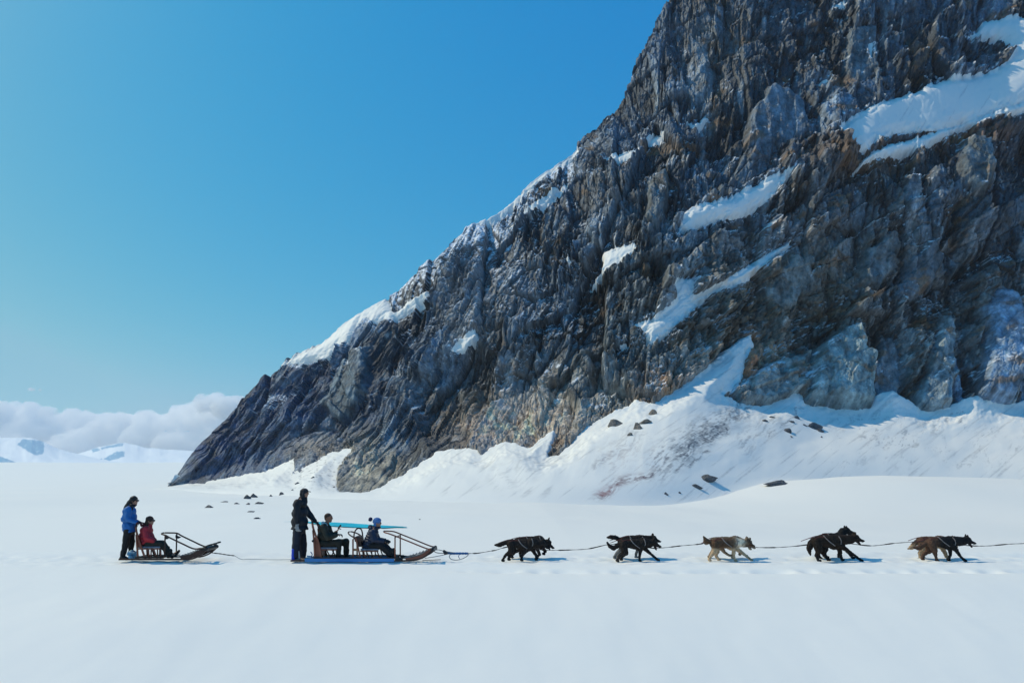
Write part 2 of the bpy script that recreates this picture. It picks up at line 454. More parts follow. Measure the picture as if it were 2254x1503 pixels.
def relief():
    px, py = PX, PY
    wx = 9 * fbm2(px / 170, py / 170, 101, 3) + 2.5 * perlin2(px / 28, py / 28, 108)
    wy = 9 * fbm2(px / 170 + 9, py / 170, 103, 3) + 2.5 * perlin2(px / 30, py / 30, 109)
    th = np.radians(np.interp(px, [380, 700, 1000, 1300, 1600, 2300], [56, 60, 66, 76, 86, 92]))
    ox, oy = px + wx - 1300, py + wy - 600
    c = ox * np.sin(th) + oy * np.cos(th)
    l = ox * np.cos(th) - oy * np.sin(th)
    sl = 1.0 + 1.3 * (1 - sstep(950, 1350, px))          # the left half is drawn out into long foliation
    big, e1, id1 = facets(c / 100, l / 240 / sl, 201, 1.3, .55)
    mid, e2, id2 = facets(c / 36, l / 130 / sl, 211, 1.4, .5)
    sm, e3, id3 = facets(c / 17, l / 62 / sl, 221, 1.6, .55)
    ti, e4, id4 = facets(c / 7.2, l / 34 / sl, 231, 1.6, .6)
    fi, e7, id7 = facets(c / 4.6, l / 17 / sl, 235, 1.6, .6)
    iso, e5, id5 = facets((px + wx) / 24, (py + wy) / 20, 241, 1.6, .6)
    iso2, e6, id6 = facets((px + wx * .6) / 9, (py + wy * .6) / 7.5, 251, 1.6, .6)
    rid2 = 1 - np.abs(fbm2(c / 15, l / 120 / sl, 271, 4, .6)) * 1.6
    # blocky rubble zones against streaky slabs
    rub = sstep(0, 0.5, fbm2(px / 210 + 4, py / 160, 281, 3) + 0.5 * sstep(1250, 1500, px) * sstep(560, 700, py) * (1 - sstep(1850, 1950, px)) + .25 * sstep(950, 1150, px) * sstep(760, 850, py) - .3 * (1 - sstep(800, 1000, px)))
    sharp = .30 + 1.05 * sstep(-.3, .6, fbm2(px / 120, py / 150, 285, 2))
    # two more families of fractures: ledges climbing to the right, and steep cross joints
    def fam(deg, pc, pl, seed):
        t_ = math.radians(deg)
        c_ = ox * math.sin(t_) + oy * math.cos(t_); l_ = ox * math.cos(t_) - oy * math.sin(t_)
        return facets(c_ / pc, l_ / pl, seed, 1.6, .6)
    L1, f1, j1 = fam(30, 46, 170, 511); L2, f2, j2 = fam(24, 17, 60, 521); X1, g1, k1 = fam(118, 38, 90, 531); X2, g2, k2 = fam(128, 13, 34, 541)
    right = sstep(850, 1350, px)
    mixn = sstep(-.25, .35, fbm2(px / 190 + 7, py / 170, 551, 3))          # where slabs rule, the fine foliation fades
    plate_ = right * mixn
    sharp = np.maximum(sharp, 1.15 * (1 - sstep(700, 950, px)))
    h = 1.8 * big + .8 * mid * (1 - .3 * plate_) + .85 * sm * (1 - .4 * rub) * sharp * (1 - .75 * plate_) + .48 * ti * sharp * (1 - .75 * plate_) + .24 * fi * sharp
    h += (.15 + 1.0 * right) * (.95 * L1 + .38 * L2 * sharp) + (.08 + .82 * right) * (.70 * X1 + .28 * X2 * sharp)
    h += .22 * (rid2 - .6) * (1 - .6 * rub) * (1 - .8 * plate_)
    h += rub * (.38 * iso + .34 * iso2)
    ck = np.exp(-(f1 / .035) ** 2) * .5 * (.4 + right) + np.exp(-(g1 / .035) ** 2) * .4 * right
    h -= .6 * np.exp(-(e1 / .035) ** 2) + .35 * np.exp(-(e2 / .045) ** 2) + .2 * np.exp(-(e3 / .07) ** 2) * (1 - .7 * plate_) + ck
    low = 2.2 * fbm2(px / 260, py / 260, 301, 2)
    return h, low, rub, ck, plate_, (id1, id2, id3, id4, id7, j1, k1, j2), c, l

H, LOW, RUB, CK, PLATE, IDS, CC, LL = relief()

SLABS = [  # outline, outward offset, smoothness, colour
    ([(1928, 900), (1930, 800), (1950, 735), (1985, 725), (1998, 800), (2002, 900)], 1.2, .75, (.16, .20, .23)),
    ([(2242, 890), (2238, 720), (2285, 640), (2345, 740), (2350, 890)], 1.2, .75, (.16, .21, .27)),
    ([(1690, 640), (1740, 560), (1800, 560), (1790, 640), (1730, 690)], 1.0, .7, (.16, .18, .18)),
    ([(1500, 200), (1520, 90), (1560, 80), (1565, 190), (1530, 240)], .8, .7, (.17, .20, .22)),
    ([(1850, 160), (1870, 60), (1930, 50), (1940, 150), (1890, 190)], 1.0, .7, (.12, .15, .17)),
    ([(700, 880), (760, 780), (820, 760), (800, 860), (740, 930)], .7, .7, (.10, .14, .17)),
    ([(1765, 885), (1782, 800), (1800, 760), (1850, 722), (1888, 715), (1897, 770), (1925, 790), (1922, 900), (1850, 903)], 2.3, .7, (.23, .30, .31)),
    ([(1610, 855), (1690, 800), (1790, 766), (1778, 862), (1700, 895), (1640, 885)], 1.2, .55, (.27, .29, .28)),
    ([(2010, 900), (2035, 800), (2050, 740), (2075, 690), (2094, 720), (2097, 900), (2060, 905)], 2.0, .75, (.19, .25, .28)),
    ([(2140, 895), (2158, 780), (2165, 680), (2190, 635), (2226, 650), (2238, 760), (2232, 895)], 2.2, .75, (.18, .27, .38)),
    ([(2095, 790), (2113, 768), (2130, 800), (2126, 885), (2105, 885)], 1.6, .7, (.22, .31, .42)),
    ([(1632, 328), (1650, 250), (1700, 183), (1765, 200), (1795, 290), (1740, 312)], 1.2, .85, (.13, .17, .21)),
    ([(1885, 625), (1908, 548), (1955, 515), (1987, 545), (1965, 605), (1930, 645)], 1.8, .7, (.10, .125, .14)),
    ([(1968, 650), (1998, 570), (2040, 533), (2083, 560), (2060, 620), (2000, 668)], 1.8, .7, (.09, .115, .14)),
    ([(2098, 372), (2128, 298), (2182, 305), (2184, 372), (2158, 440), (2120, 420)], 1.5, .7, (.11, .14, .155)),
    ([(1300, 470), (1325, 390), (1340, 385), (1330, 450), (1312, 500)], .8, .5, (.20, .20, .20)),
    ([(1415, 500), (1430, 400), (1470, 365), (1475, 440), (1445, 510)], 1.0, .7, (.12, .14, .15)),
    ([(1950, 470), (1965, 425), (1990, 440), (1985, 480), (1965, 490)], 1.0, .6, (.11, .13, .14)),
    ([(1240, 860), (1260, 780), (1300, 770), (1310, 850), (1280, 900)], 1.0, .4, (.15, .16, .16)),
]
DARKS = [  # recessed places
    ([(1925, 900), (1925, 770), (1900, 700), (1960, 690), (2005, 730), (2012, 860), (1990, 905)], -2.6),
    ([(2097, 900), (2100, 700), (2080, 610), (2150, 560), (2170, 640), (2145, 760), (2138, 900)], -2.6),
    ([(2190, 620), (2180, 450), (2190, 280), (2254, 262), (2500, 250), (2500, 880), (2240, 895), (2240, 700)], -4.0),
    ([(2060, 560), (2080, 430), (2120, 440), (2130, 560), (2100, 600)], -2.2),
    ([(1560, 360), (1545, 290), (1590, 270), (1625, 330), (1600, 380)], -1.8),
    ([(1240, 520), (1250, 420), (1300, 430), (1320, 520), (1270, 570)], -1.8),
    ([(930, 950), (890, 850), (960, 780), (1060, 740), (1080, 800), (1010, 850), (1040, 960), (960, 985)], -2.4),
    ([(1760, 420), (1800, 380), (1960, 350), (1990, 380), (1850, 440)], -1.0),
]
SNOW = [
    ('broad tilted snowfield under the upper right cliff', [(1832, 305), (1845, 282), (1880, 258), (1960, 218), (2080, 168), (2190, 150), (2225, 132), (2254, 128), (2330, 110), (2420, 200), (2254, 232), (2180, 250), (2120, 270), (2070, 288), (2010, 292), (1965, 300), (1930, 318), (1895, 347), (1860, 330)], 1.0),
    ('narrow snow band below the broad upper snowfield', [(1885, 372), (1905, 350), (1960, 318), (2030, 298), (2075, 280), (2160, 250), (2254, 228), (2400, 215), (2400, 250), (2254, 248), (2175, 262), (2110, 282), (2060, 315), (1990, 345), (1930, 360)], .9),
    ('snow patch at the upper right edge of the cliff', [(2108, 76), (2150, 62), (2175, 33), (2254, 36), (2400, 50), (2400, 150), (2254, 158), (2212, 142), (2228, 112), (2212, 82), (2160, 70)], .9),
    ('wedge of snow on a sloping ledge in the upper middle', [(1493, 507), (1508, 458), (1560, 448), (1600, 436), (1650, 403), (1740, 375), (1744, 385), (1700, 432), (1640, 470), (1560, 492)], 1.0),
    ('long forked snow strip down the middle of the face', [(1388, 716), (1440, 702), (1482, 665), (1475, 632), (1500, 610), (1525, 616), (1522, 655), (1580, 628), (1650, 578), (1752, 516), (1750, 532), (1690, 580), (1645, 618), (1560, 655), (1510, 700), (1470, 738), (1425, 768), (1415, 735)], 1.0),
    ('small snow cornice on a block in the lower middle', [(978, 777), (1008, 750), (1048, 728), (1056, 742), (1020, 768)], 1.0),
    ('snow bank along the lower left skyline', [(612, 803), (700, 742), (790, 683), (850, 650), (862, 678), (940, 632), (947, 650), (900, 682), (830, 712), (800, 704), (772, 745), (715, 780), (650, 797)], .9),
    ('thin snow strip below the middle skyline', [(1112, 487), (1160, 452), (1252, 402), (1248, 415), (1200, 452), (1140, 482)], .7),
    ('thread of snow along the middle skyline', [(1030, 502), (1070, 468), (1180, 390), (1275, 325), (1278, 342), (1190, 402), (1085, 478)], .5),
    ('snow patch on a high ledge near the skyline', [(1330, 360), (1358, 340), (1395, 328), (1422, 324), (1400, 346), (1350, 363)], .8),
    ('small round snow patch high near the skyline', [(1416, 304), (1438, 280), (1464, 285), (1460, 302), (1430, 314)], .9),
    ('small V shaped snow patch on a dark ledge', [(1506, 256), (1530, 262), (1548, 245), (1564, 250), (1540, 274), (1525, 277)], .9),
    ('broken snow patch in the middle of the face', [(1288, 615), (1325, 572), (1318, 552), (1340, 538), (1400, 543), (1404, 556), (1372, 580), (1330, 598)], .55),
    ('short snow streak right of the middle', [(1676, 500), (1705, 480), (1724, 476), (1700, 494)], .8),
    ('short snow streak under the snow wedge', [(1592, 512), (1612, 496), (1638, 488), (1622, 503)], .8),
    ('tiny snow patch under the summit edge', [(1832, 22), (1845, -2), (1866, -8), (1862, 12)], .9),
    ('tiny vertical snow sliver on the upper cliff', [(1911, 92), (1925, 88), (1921, 128), (1915, 120)], .9),
    ('tiny snow patch on the upper cliff', [(1799, 176), (1822, 168), (1828, 178), (1806, 184)], .9),
    ('tiny snow patch in the shade of the left middle', [(1238, 562), (1248, 560), (1266, 574), (1250, 578)], .9),
    ('small snow spot above the forked strip', [(1361, 765), (1380, 758), (1388, 765), (1368, 772)], .9),
]
APRON = [(340, 1085), (372, 1070), (440, 1059), (520, 1045), (600, 1028), (655, 1004), (640, 1042), (690, 1010), (725, 990), (780, 977), (745, 1020), (737, 1050), (742, 1088), (790, 1091), (820, 1080), (855, 1055), (885, 1038),
         (930, 1010), (965, 990), (1040, 980), (1058, 992), (1110, 963), (1160, 977), (1217, 938), (1198, 1003), (1240, 985), (1285, 935), (1340, 905), (1400, 878), (1440, 886), (1520, 832), (1590, 780), (1655, 735), (1662, 755), (1640, 790),
         (1637, 828), (1598, 868), (1640, 885), (1685, 888), (1760, 862), (1772, 888), (1830, 897), (1918, 897), (1930, 872), (1960, 864), (2000, 878), (2040, 900), (2090, 897), (2140, 878), (2200, 890), (2254, 882), (2320, 870), (2420, 890), (2960, 884), (2960, 1700), (300, 1700)]

def build_mountain():
    px, py = PX, PY
    hgt = np.clip(S[..., 2], 0, 200)
    amp = sstep(0, 22, hgt + 3) * .85 + .15
    amp = amp * (0.35 + 0.65 * sstep(0, 0.6, (T / 1.0))[None]) * (1 - .45 * sstep(.86, 1, V)[:, None])
    h = H.copy()
    ap = sdf(px, py, APRON) + 4 * fbm2(px / 24, py / 20, 471, 4, .6)
    # colour
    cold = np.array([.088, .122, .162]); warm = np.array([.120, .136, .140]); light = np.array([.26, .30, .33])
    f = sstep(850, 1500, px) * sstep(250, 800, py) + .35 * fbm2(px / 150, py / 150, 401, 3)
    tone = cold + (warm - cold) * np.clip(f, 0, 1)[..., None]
    nz = np.clip(.52 + .24 * IDS[1] + .20 * IDS[2] * (1 - .6 * PLATE) + .20 * IDS[0] + .18 * IDS[3] * (1 - .7 * PLATE) + .14 * IDS[4] + .24 * IDS[5] + .2 * IDS[6] + .14 * IDS[7], 0, 1.6)
    tone = tone * (.20 + 1.08 * nz ** 1.7)[..., None] * (1 + .35 * fbm2(px / 240, py / 200, 405, 2))[..., None]
    lf = sstep(.35, .8, fbm2(CC / 40, LL / 160, 411, 3)) * .8
    tone = tone + (light - tone) * lf[..., None] * .8
    streak = sstep(.1, .6, fbm2(CC / 9, LL / 130, 421, 3))
    tone *= (1 - .5 * streak * (1 - .6 * PLATE))[..., None]
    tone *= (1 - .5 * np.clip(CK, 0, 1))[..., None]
    vein = sstep(.5, .85, fbm2(CC / 5, LL / 60, 425, 3)) * sstep(-.2, .4, fbm2(px / 130, py / 110, 427, 2))
    tone = tone + (np.array([.50, .49, .47]) - tone) * (vein * .75)[..., None]
    def blob(x, y, rx, ry, col, k):
        nonlocal tone
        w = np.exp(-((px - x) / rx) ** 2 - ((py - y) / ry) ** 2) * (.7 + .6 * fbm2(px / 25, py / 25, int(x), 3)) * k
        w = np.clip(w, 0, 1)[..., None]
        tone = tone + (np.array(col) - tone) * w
    for a in [(1695, 765, 48, 42, (.42, .27, .17), .9), (1652, 800, 24, 42, (.46, .20, .10), .95), (1470, 855, 62, 30, (.38, .20, .10), .9), (1560, 790, 60, 60, (.26, .19, .13), .7),
              (1120, 925, 120, 55, (.68, .50, .36), 1), (1230, 890, 90, 70, (.50, .43, .35), .9), (800, 1030, 75, 65, (.50, .44, .33), .95), (700, 990, 75, 35, (.30, .24, .17), .85), (1340, 860, 60, 60, (.30, .29, .26), .7), (1000, 860, 120, 60, (.13, .12, .10), .5),
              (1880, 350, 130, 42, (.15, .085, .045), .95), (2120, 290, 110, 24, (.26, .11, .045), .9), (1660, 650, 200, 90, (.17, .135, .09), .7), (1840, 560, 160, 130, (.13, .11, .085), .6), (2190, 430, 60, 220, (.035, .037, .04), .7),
              (1980, 640, 80, 60, (.06, .065, .075), .5), (1080, 700, 120, 110, (.13, .13, .13), .5), (640, 870, 190, 120, (.030, .055, .115), .8), (480, 990, 170, 90, (.034, .065, .14), .85), (1050, 600, 80, 130, (.27, .265, .26), .6), (1340, 430, 60, 70, (.24, .24, .24), .5), (1560, 120, 70, 110, (.22, .22, .21), .45)]:  # navy blobs at the left: blue shade and haze painted into the stone
        blob(*a)
    X_J = facets(px / 46, py / 75, 571, 1.5, .5)[0]
    for poly, off, smo, col in SLABS:
        d = sdf(px, py, poly) + 5 * fbm2(px / 30, py / 30, 431, 2)
        w = sstep(-4, 10, d)
        dome = 1.1 * off * sstep(-2, 13, d)
        smo = min(.93, smo + .15)
        h = h * (1 - w * smo) + dome + w * (.2 * IDS[6] + .35 * X_J)
        h += w * smo * (.26 * fbm2(px / 16, py / 30, 441, 4))
        cv = np.array(col) * (.8 + .55 * fbm2(px / 22, py / 34, 451, 4) + .18 * IDS[2])[..., None]
        tone = tone + (cv - tone) * (w * .9)[..., None]
    for poly, off in DARKS:
        d = sdf(px, py, poly) + 9 * fbm2(px / 40, py / 40, 432, 3)
        h = h + off * sstep(-8, 22, d)
    # vegetation tinted ledges and lichen specks
    led = sstep(.45, .8, fbm2(px / 90, py / 34, 461, 4)) * sstep(900, 1300, px)
    tone = tone + (np.array([.16, .095, .05]) - tone) * (led * .7)[..., None]
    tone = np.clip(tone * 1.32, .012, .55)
    halo = sstep(-6, 0, ap) * (1 - sstep(0, 5, ap)) * .3
    wa = sstep(-4, 9, ap)
    h = h * (1 - .75 * wa) - 1.5 * wa
    sink = -1.5 * wa
    for label, poly, k in SNOW:
        P = np.array(poly); x0, y0 = P.min(0) - 20; x1, y1 = P.max(0) + 20
        m = (px > x0) & (px < x1) & (py > y0) & (py < y1)
        d = sdf(px[m], py[m], poly)
        w = sstep(-4, 12, d)
        h[m] = h[m] * (1 - .85 * w)
        halo[m] = np.maximum(halo[m], sstep(-15, -1, d) * min(1, k))
        sink[m] = np.minimum(sink[m], -1.15 * w)
    # the stone keeps its relief at the foot of the wall
    R = S + Nrm * ((h + LOW) * amp + sink)[..., None]
    # snow settled on small ledges: thin white dusting where the stone lies flat
    g = np.gradient(R, axis=0); gu = np.gradient(R, axis=1)
    n2 = np.cross(gu, g); n2 /= np.linalg.norm(n2, axis=-1, keepdims=True) + 1e-9
    n2 *= np.sign((n2 * Nrm).sum(-1, keepdims=True))
    near_ridge = sstep(.80, .98, V)[:, None] * np.ones_like(px)
    region = np.clip(1.0 * near_ridge * sstep(560, 700, px) * (1 - sstep(1250, 1330, px)) + .45 * sstep(880, 980, px) * (1 - sstep(1250, 1400, px)) * sstep(420, 520, py) * (1 - sstep(700, 800, py)) + .25 * np.exp(-((px - 1530) / 60) ** 2), 0, 1)
    dust = sstep(.72, .93, n2[..., 2] + .25 * fbm2(px / 7, py / 7, 481, 2) + .55 * region - .23) * np.clip(region * 1.8, 0, 1)
    dust = np.maximum(dust, sstep(.78, .95, n2[..., 2] + .25 * fbm2(px / 9, py / 7, 483, 2) + .5 * sstep(-.1, .6, fbm2((px - py) / 110, (px * .5 + py) / 40, 485, 3)) - .32) * .8 * sstep(60, 300, PY.max() - py) * (py < 900))
    dust = np.maximum(dust, sstep(.50, .72, halo * .5 + .5 * fbm2(px / 10, py / 5, 487, 4, .65) + .45 * (n2[..., 2] - .45)) * sstep(.05, .4, halo))
    tone = tone + (np.array([.75, .79, .84]) - tone) * np.clip(dust, 0, 1)[..., None]
    # back slope, so that the mountain is a solid body
    back = []
    r = R[-1]
    for k in range(1, NB + 1):
        s = k / NB
        b = r.copy()
        b[:, 1] += 75 * s
        b[:, 0] += 10 * s
        b[:, 2] = r[:, 2] * (1 - s ** 1.3) - 8 * s
        b += (np.stack([fbm2(r[:, 0] / 9, b[:, 1] / 9, 500 + c, 3) for c in range(3)], -1)) * 2.0 * min(1, s * 6)
        back.append(b)
    RR = np.concatenate([R, np.stack(back)], 0)
    TT = np.concatenate([tone, np.repeat(tone[-1:], NB, 0)], 0)
    keep = np.ones((NV + NB - 1, NT - 1), bool)
    apc = ap[:-1, :-1]
    keep[:NV - 1][apc > 60] = False
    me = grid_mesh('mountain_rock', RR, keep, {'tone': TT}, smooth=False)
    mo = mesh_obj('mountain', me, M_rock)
    tag(mo, 'steep dark grey rock mountain rising to the right', kind='structure')
    # snow patches: sheets that lie in the hollows; the stone pokes through at their edges
    LS = S + Nrm * (LOW * amp)[..., None]
    from_low = np.array([.80, .845, .90])
    for label, poly, k in SNOW:
        P = np.array(poly)
        x0, y0 = P.min(0) - 16; x1, y1 = P.max(0) + 16
        m = (px > x0) & (px < x1) & (py > y0) & (py < y1)
        rows = np.where(m.any(1))[0]; cols = np.where(m.any(0))[0]
        if len(rows) == 0: continue
        sl = (slice(rows[0], rows[-1] + 1), slice(cols[0], cols[-1] + 1))
        qx, qy = px[sl], py[sl]
        size = math.sqrt((x1 - x0 - 32) * (y1 - y0 - 32))
        j = min(1.0, size / 110)
        d = sdf(qx, qy, poly) + j * (4.5 * fbm2((qx + qy * .5) / 16, (qy + qx * .4) / 12, 601, 4, .65) + 1.5 * perlin2(qx / 4, qy / 4, 604)) - 1.0 * j
        hs = h[sl]
        # drape: follow the broad relief near the edges, stand proud inside
        thick = -1.3 + 1.05 * sstep(-6, 1, d) + (.15 + .5 * k * min(1, size / 80)) * sstep(0, 22, d)
        fl = fbm2(qx / 7, qy / 60 + qx / 60, 611, 3)
        drape = hs * (1 - .6 * sstep(0, 26, d)) * .9
        off = drape + thick + .03 * fl
        P3 = LS[sl] + Nrm[sl] * (off * amp[sl])[..., None]
        if size > 200:       # old rockfall tracks scratched in
            thin = sstep(.62, .9, fbm2((qx * .8 + qy * .5) / 5, (qy - qx * .7) / 150, 621, 2)) * .35
        else:
            thin = np.zeros_like(d)
        thin = np.maximum(thin, .45 * (1 - sstep(0, 9, d)) * sstep(-.1, .5, fbm2(qx / 8, qy / 5, 625, 3)))
        keep = (d > -6)[:-1, :-1] | (d > -6)[1:, 1:]
        if keep.sum() < 4: continue
        me = grid_mesh('snow_patch', P3, keep, {'dirt': thin, 'dirt_col': np.broadcast_to(np.array([.30, .32, .36]), qx.shape + (3,))})
        o = mesh_obj('snow_patch', me, M_apron, mo)
        o['label'] = label
    # the snow apron below the wall
    rows = slice(0, NV)
    d = ap
    lowr = .22 * fbm2(px / 160, py / 80, 701, 3) + .03 * fbm2(CC / 22, LL / 200, 702, 3) * (1 - sstep(1600, 1750, px))
    bumps = .035 * fbm2(px / 60, py / 26, 703, 3) * sstep(1780, 1900, px) * (1 - sstep(950, 1040, py))
    off = -3.0 + 2.6 * sstep(-14, 0, d) + 1.2 * sstep(0, 60, d) + lowr * sstep(-5, 60, d) + bumps * 2
    mound = 1.3 * np.exp(-((px - 1960) / 45) ** 2 - ((py - 878) / 26) ** 2) + 1.0 * np.exp(-((px - 2140) / 50) ** 2 - ((py - 892) / 24) ** 2)
    off = off + mound
    fade = sstep(.0, .09, V)[:, None]
    A = S + Nrm * (off * fade + (LOW * amp * .9 + .2 * H * amp * (1 - sstep(0, 24, d))) * sstep(.1, .3, V)[:, None])[..., None]
    dz = A[..., 2] - gz(A[..., 0], A[..., 1])
    kk = .55
    A[..., 2] = A[..., 2] - dz + np.where(dz > 20 * kk, dz, kk * np.log1p(np.exp(np.clip(dz / kk, -30, 30)))) - .4 * (1 - sstep(0, .035, V)[:, None])
    # dirt: streams of grit and avalanche tracks
    dirt = np.zeros_like(px)
    dcol = np.zeros(px.shape + (3,)); dcol[:] = (.12, .13, .15)
    def stream(x0, y0, x1, y1, w0, w1, k, seed, scale=7, thr=.15):
        nonlocal dirt
        ex, ey = x1 - x0, y1 - y0; Ln = math.hypot(ex, ey)
        s = ((px - x0) * ex + (py - y0) * ey) / (Ln * Ln)
        q = ((px - x0) * ey - (py - y0) * ex) / Ln + 12 * fbm2(s * 3, s * 0 + seed, seed, 2)
        w = w0 + (w1 - w0) * np.clip(s, 0, 1)
        m = np.exp(-(q / w) ** 2) * sstep(-.05, .08, s) * (1 - sstep(.9, 1.06, s))
        n = fbm2(q / scale, s * Ln / (scale * 4.0), seed + 1, 4, .6)
        dirt = np.maximum(dirt, k * m * sstep(thr - .25, thr + .3, n))
        return m
    stream(1640, 890, 1430, 1050, 26, 30, .8, 801, 6, .1)
    stream(1600, 930, 1480, 1020, 11, 20, 1.0, 802, 5, -.15)
    stream(1600, 950, 1520, 1000, 10, 14, 1.0, 812, 4, -.3)
    r1 = stream(1450, 1040, 1305, 1096, 6, 10, 1.0, 803, 6, -.3)
    stream(1560, 1005, 1480, 1045, 4, 4, .9, 804, 4, -.2)
    r2 = stream(1350, 1005, 1302, 1045, 6, 7, .5, 805, 5, -.1)
    stream(1420, 960, 1330, 1040, 26, 34, .35, 806)
    stream(1710, 920, 1620, 1000, 22, 30, .45, 807)
    stream(1770, 900, 1680, 980, 8, 8, .6, 808, 5, .1)
    stream(1300, 960, 1080, 1080, 40, 30, .22, 809, 6, .2)
    stream(1655, 880, 1600, 930, 22, 26, .8, 811, 5, .1)
    grey = sstep(1780, 1880, px) * sstep(895, 915, py) * (1 - sstep(1000, 1070, py))
    n = fbm2((px + .5 * py) / 20, (py - .3 * px) / 26, 821, 6, .72)
    dirt = np.maximum(dirt, .5 * grey * sstep(.25, .8, n) * sstep(-.2, .5, fbm2(px / 70, py / 50, 827, 2)))
    dirt = np.maximum(dirt, .55 * grey * sstep(.04, 0, np.abs(fbm2(px / 45, py / 60, 823, 4, .6))) * sstep(-.2, .4, perlin2(px / 40, py / 40, 825)))
    lft = sstep(600, 660, px) * (1 - sstep(760, 800, px)) * sstep(990, 1010, py) * (1 - sstep(1075, 1095, py))
    dirt = np.maximum(dirt, .5 * lft * sstep(.25, .7, fbm2(px / 9, py / 5, 831, 4, .6)))
    lf2 = sstep(330, 400, px) * (1 - sstep(560, 640, px)) * sstep(1058, 1066, py) * (1 - sstep(1080, 1092, py))
    dirt = np.maximum(dirt, .18 * lf2 * sstep(-.1, .5, fbm2(px / 30, py / 5, 833, 3)))
    faint = sstep(.35, .8, fbm2((px * .75 + py) / 10, (py - px * .6) / 110, 841, 3)) * sstep(900, 1000, px) * (1 - sstep(1090, 1115, py))
    dirt = np.maximum(dirt, .28 * faint)
    red = np.clip(np.exp(-((px - 1325) / 40) ** 2 - ((py - 1086) / 16) ** 2) + .6 * np.exp(-((px - 1380) / 60) ** 2 - ((py - 1040) / 50) ** 2), 0, 1)
    dcol = dcol + (np.array([.42, .22, .20]) - dcol) * (red * .9)[..., None]
    keep = (d > -22)[:-1, :-1] | (d > -22)[1:, 1:]
    me = grid_mesh('snow_apron', A, keep, {'dirt': np.clip(dirt, 0, 1), 'dirt_col': dcol})
    ao = mesh_obj('snow_slope', me, M_apron)
    tag(ao, 'long white snow slope at the foot of the rock wall, streaked with grit', kind='structure')
    return A
APR = build_mountain()
APX, APY = proj(APR)

def surf_at(px, py):
    """world point of the snow slope, or of the ground, seen at a photo pixel"""
    d2 = (APX - px) ** 2 + (APY - py) ** 2
    k = np.unravel_index(np.argmin(d2), d2.shape)
    Pa = APR[k] if d2[k] < 16 else None
    ds = np.exp(np.linspace(math.log(15), math.log(400), 900))
    R_ = unproj(px, py, ds)
    g = R_[:, 2] - gz(R_[:, 0], R_[:, 1])
    i = np.where(g < 0)[0]
    Pg = R_[i[0]] if len(i) else None
    if Pa is None: return Pg
    if Pg is None or Pa[1] < Pg[1]: return Pa
    return Pg

# ------------------------------------------------------------------ far snow mountains and cloud
def far_range():
    M, nt, b = new_mat('far_snow_and_ice')
    N = nt.nodes.new; K = nt.links.new
    at = N('ShaderNodeAttribute'); at.attribute_name = 'tone'
    K(at.outputs['Color'], b.inputs['Base Color']); b.inputs['Roughness'].default_value = .8
    specs = [
        ('far_mountain', 'low white snow dome with a blue face at the far left', [(-500, 1000), (-300, 940), (-150, 955), (-60, 972), (-10, 962), (30, 963), (70, 964), (95, 972), (130, 988), (190, 1004), (240, 1014), (300, 1021)], 3400,
         [[(38, 978), (50, 966), (95, 970), (98, 984), (95, 999), (78, 1002), (60, 992)], [(-60, 1000), (0, 1004), (22, 1012), (42, 1020), (-60, 1021)], [(-80, 975), (-20, 968), (-10, 985), (-60, 995)]]),
        ('far_mountain', 'second low white snow dome with blue streaks', [(60, 1020), (120, 1008), (180, 996), (215, 984), (262, 975), (275, 974), (320, 985), (420, 992), (600, 1000), (800, 1010)], 4200,
         [[(200, 990), (215, 985), (220, 991), (205, 995)], [(222, 985), (262, 976), (273, 975), (270, 981), (240, 985), (224, 989)], [(228, 1010), (245, 1000), (255, 994), (274, 992), (273, 1004), (260, 1009), (240, 1014)], [(208, 1013), (225, 1009), (222, 1017), (210, 1017)]]),
    ]
    for nm, lab, ridge, dist, dark in specs:
        A = np.array(ridge, float)
        n, m = 420, 90
        px = np.linspace(A[0, 0], A[-1, 0], n)
        top = np.interp(px, A[:, 0], A[:, 1]) + 1.3 * fbm2(px / 35, px * 0, 901 + dist, 4)
        v = np.linspace(0, 1, m)
        rows = []
        for k in v:
            py = 1024 + (top - 1024) * k
            d = dist - 500 + 900 * k + 45 * fbm2(px / 60, px * 0 + k * 2, 911 + dist, 3) * (k > 0)
            rows.append(unproj(px, py, d))
        for k in (0.3, .6, 1.0):
            r = unproj(px, top, dist + 400 + k * 900); r[:, 2] = rows[m - 1][:, 2] * (1 - k) - 30 * k
            rows.append(r)
        P = np.stack(rows)
        P[0, :, 2] -= 20
        X, Y = proj(P)
        tone = np.zeros(P.shape); tone[:] = (.76, .82, .88)
        rel = np.zeros(X.shape)
        for poly in dark:
            d = sdf(X, Y, poly) + 1.3 * fbm2(X / 6, Y / 5, 921, 3)
            w = sstep(-1.2, 1.2, d) * (1 - .35 * sstep(.3, .7, fbm2(X / 6, Y / 6, 931, 3)))
            tone = tone + (np.array([.01, .27, .50]) - tone) * (w * .95)[..., None]  # blue patches coloured inside the outlines
            rel += w
            me = grid_mesh(nm, P, None, {'tone': tone})
        o = mesh_obj(nm, me, M)
        tag(o, lab, 'mountain', 'snow mountains on the left horizon', 'structure')
far_range()

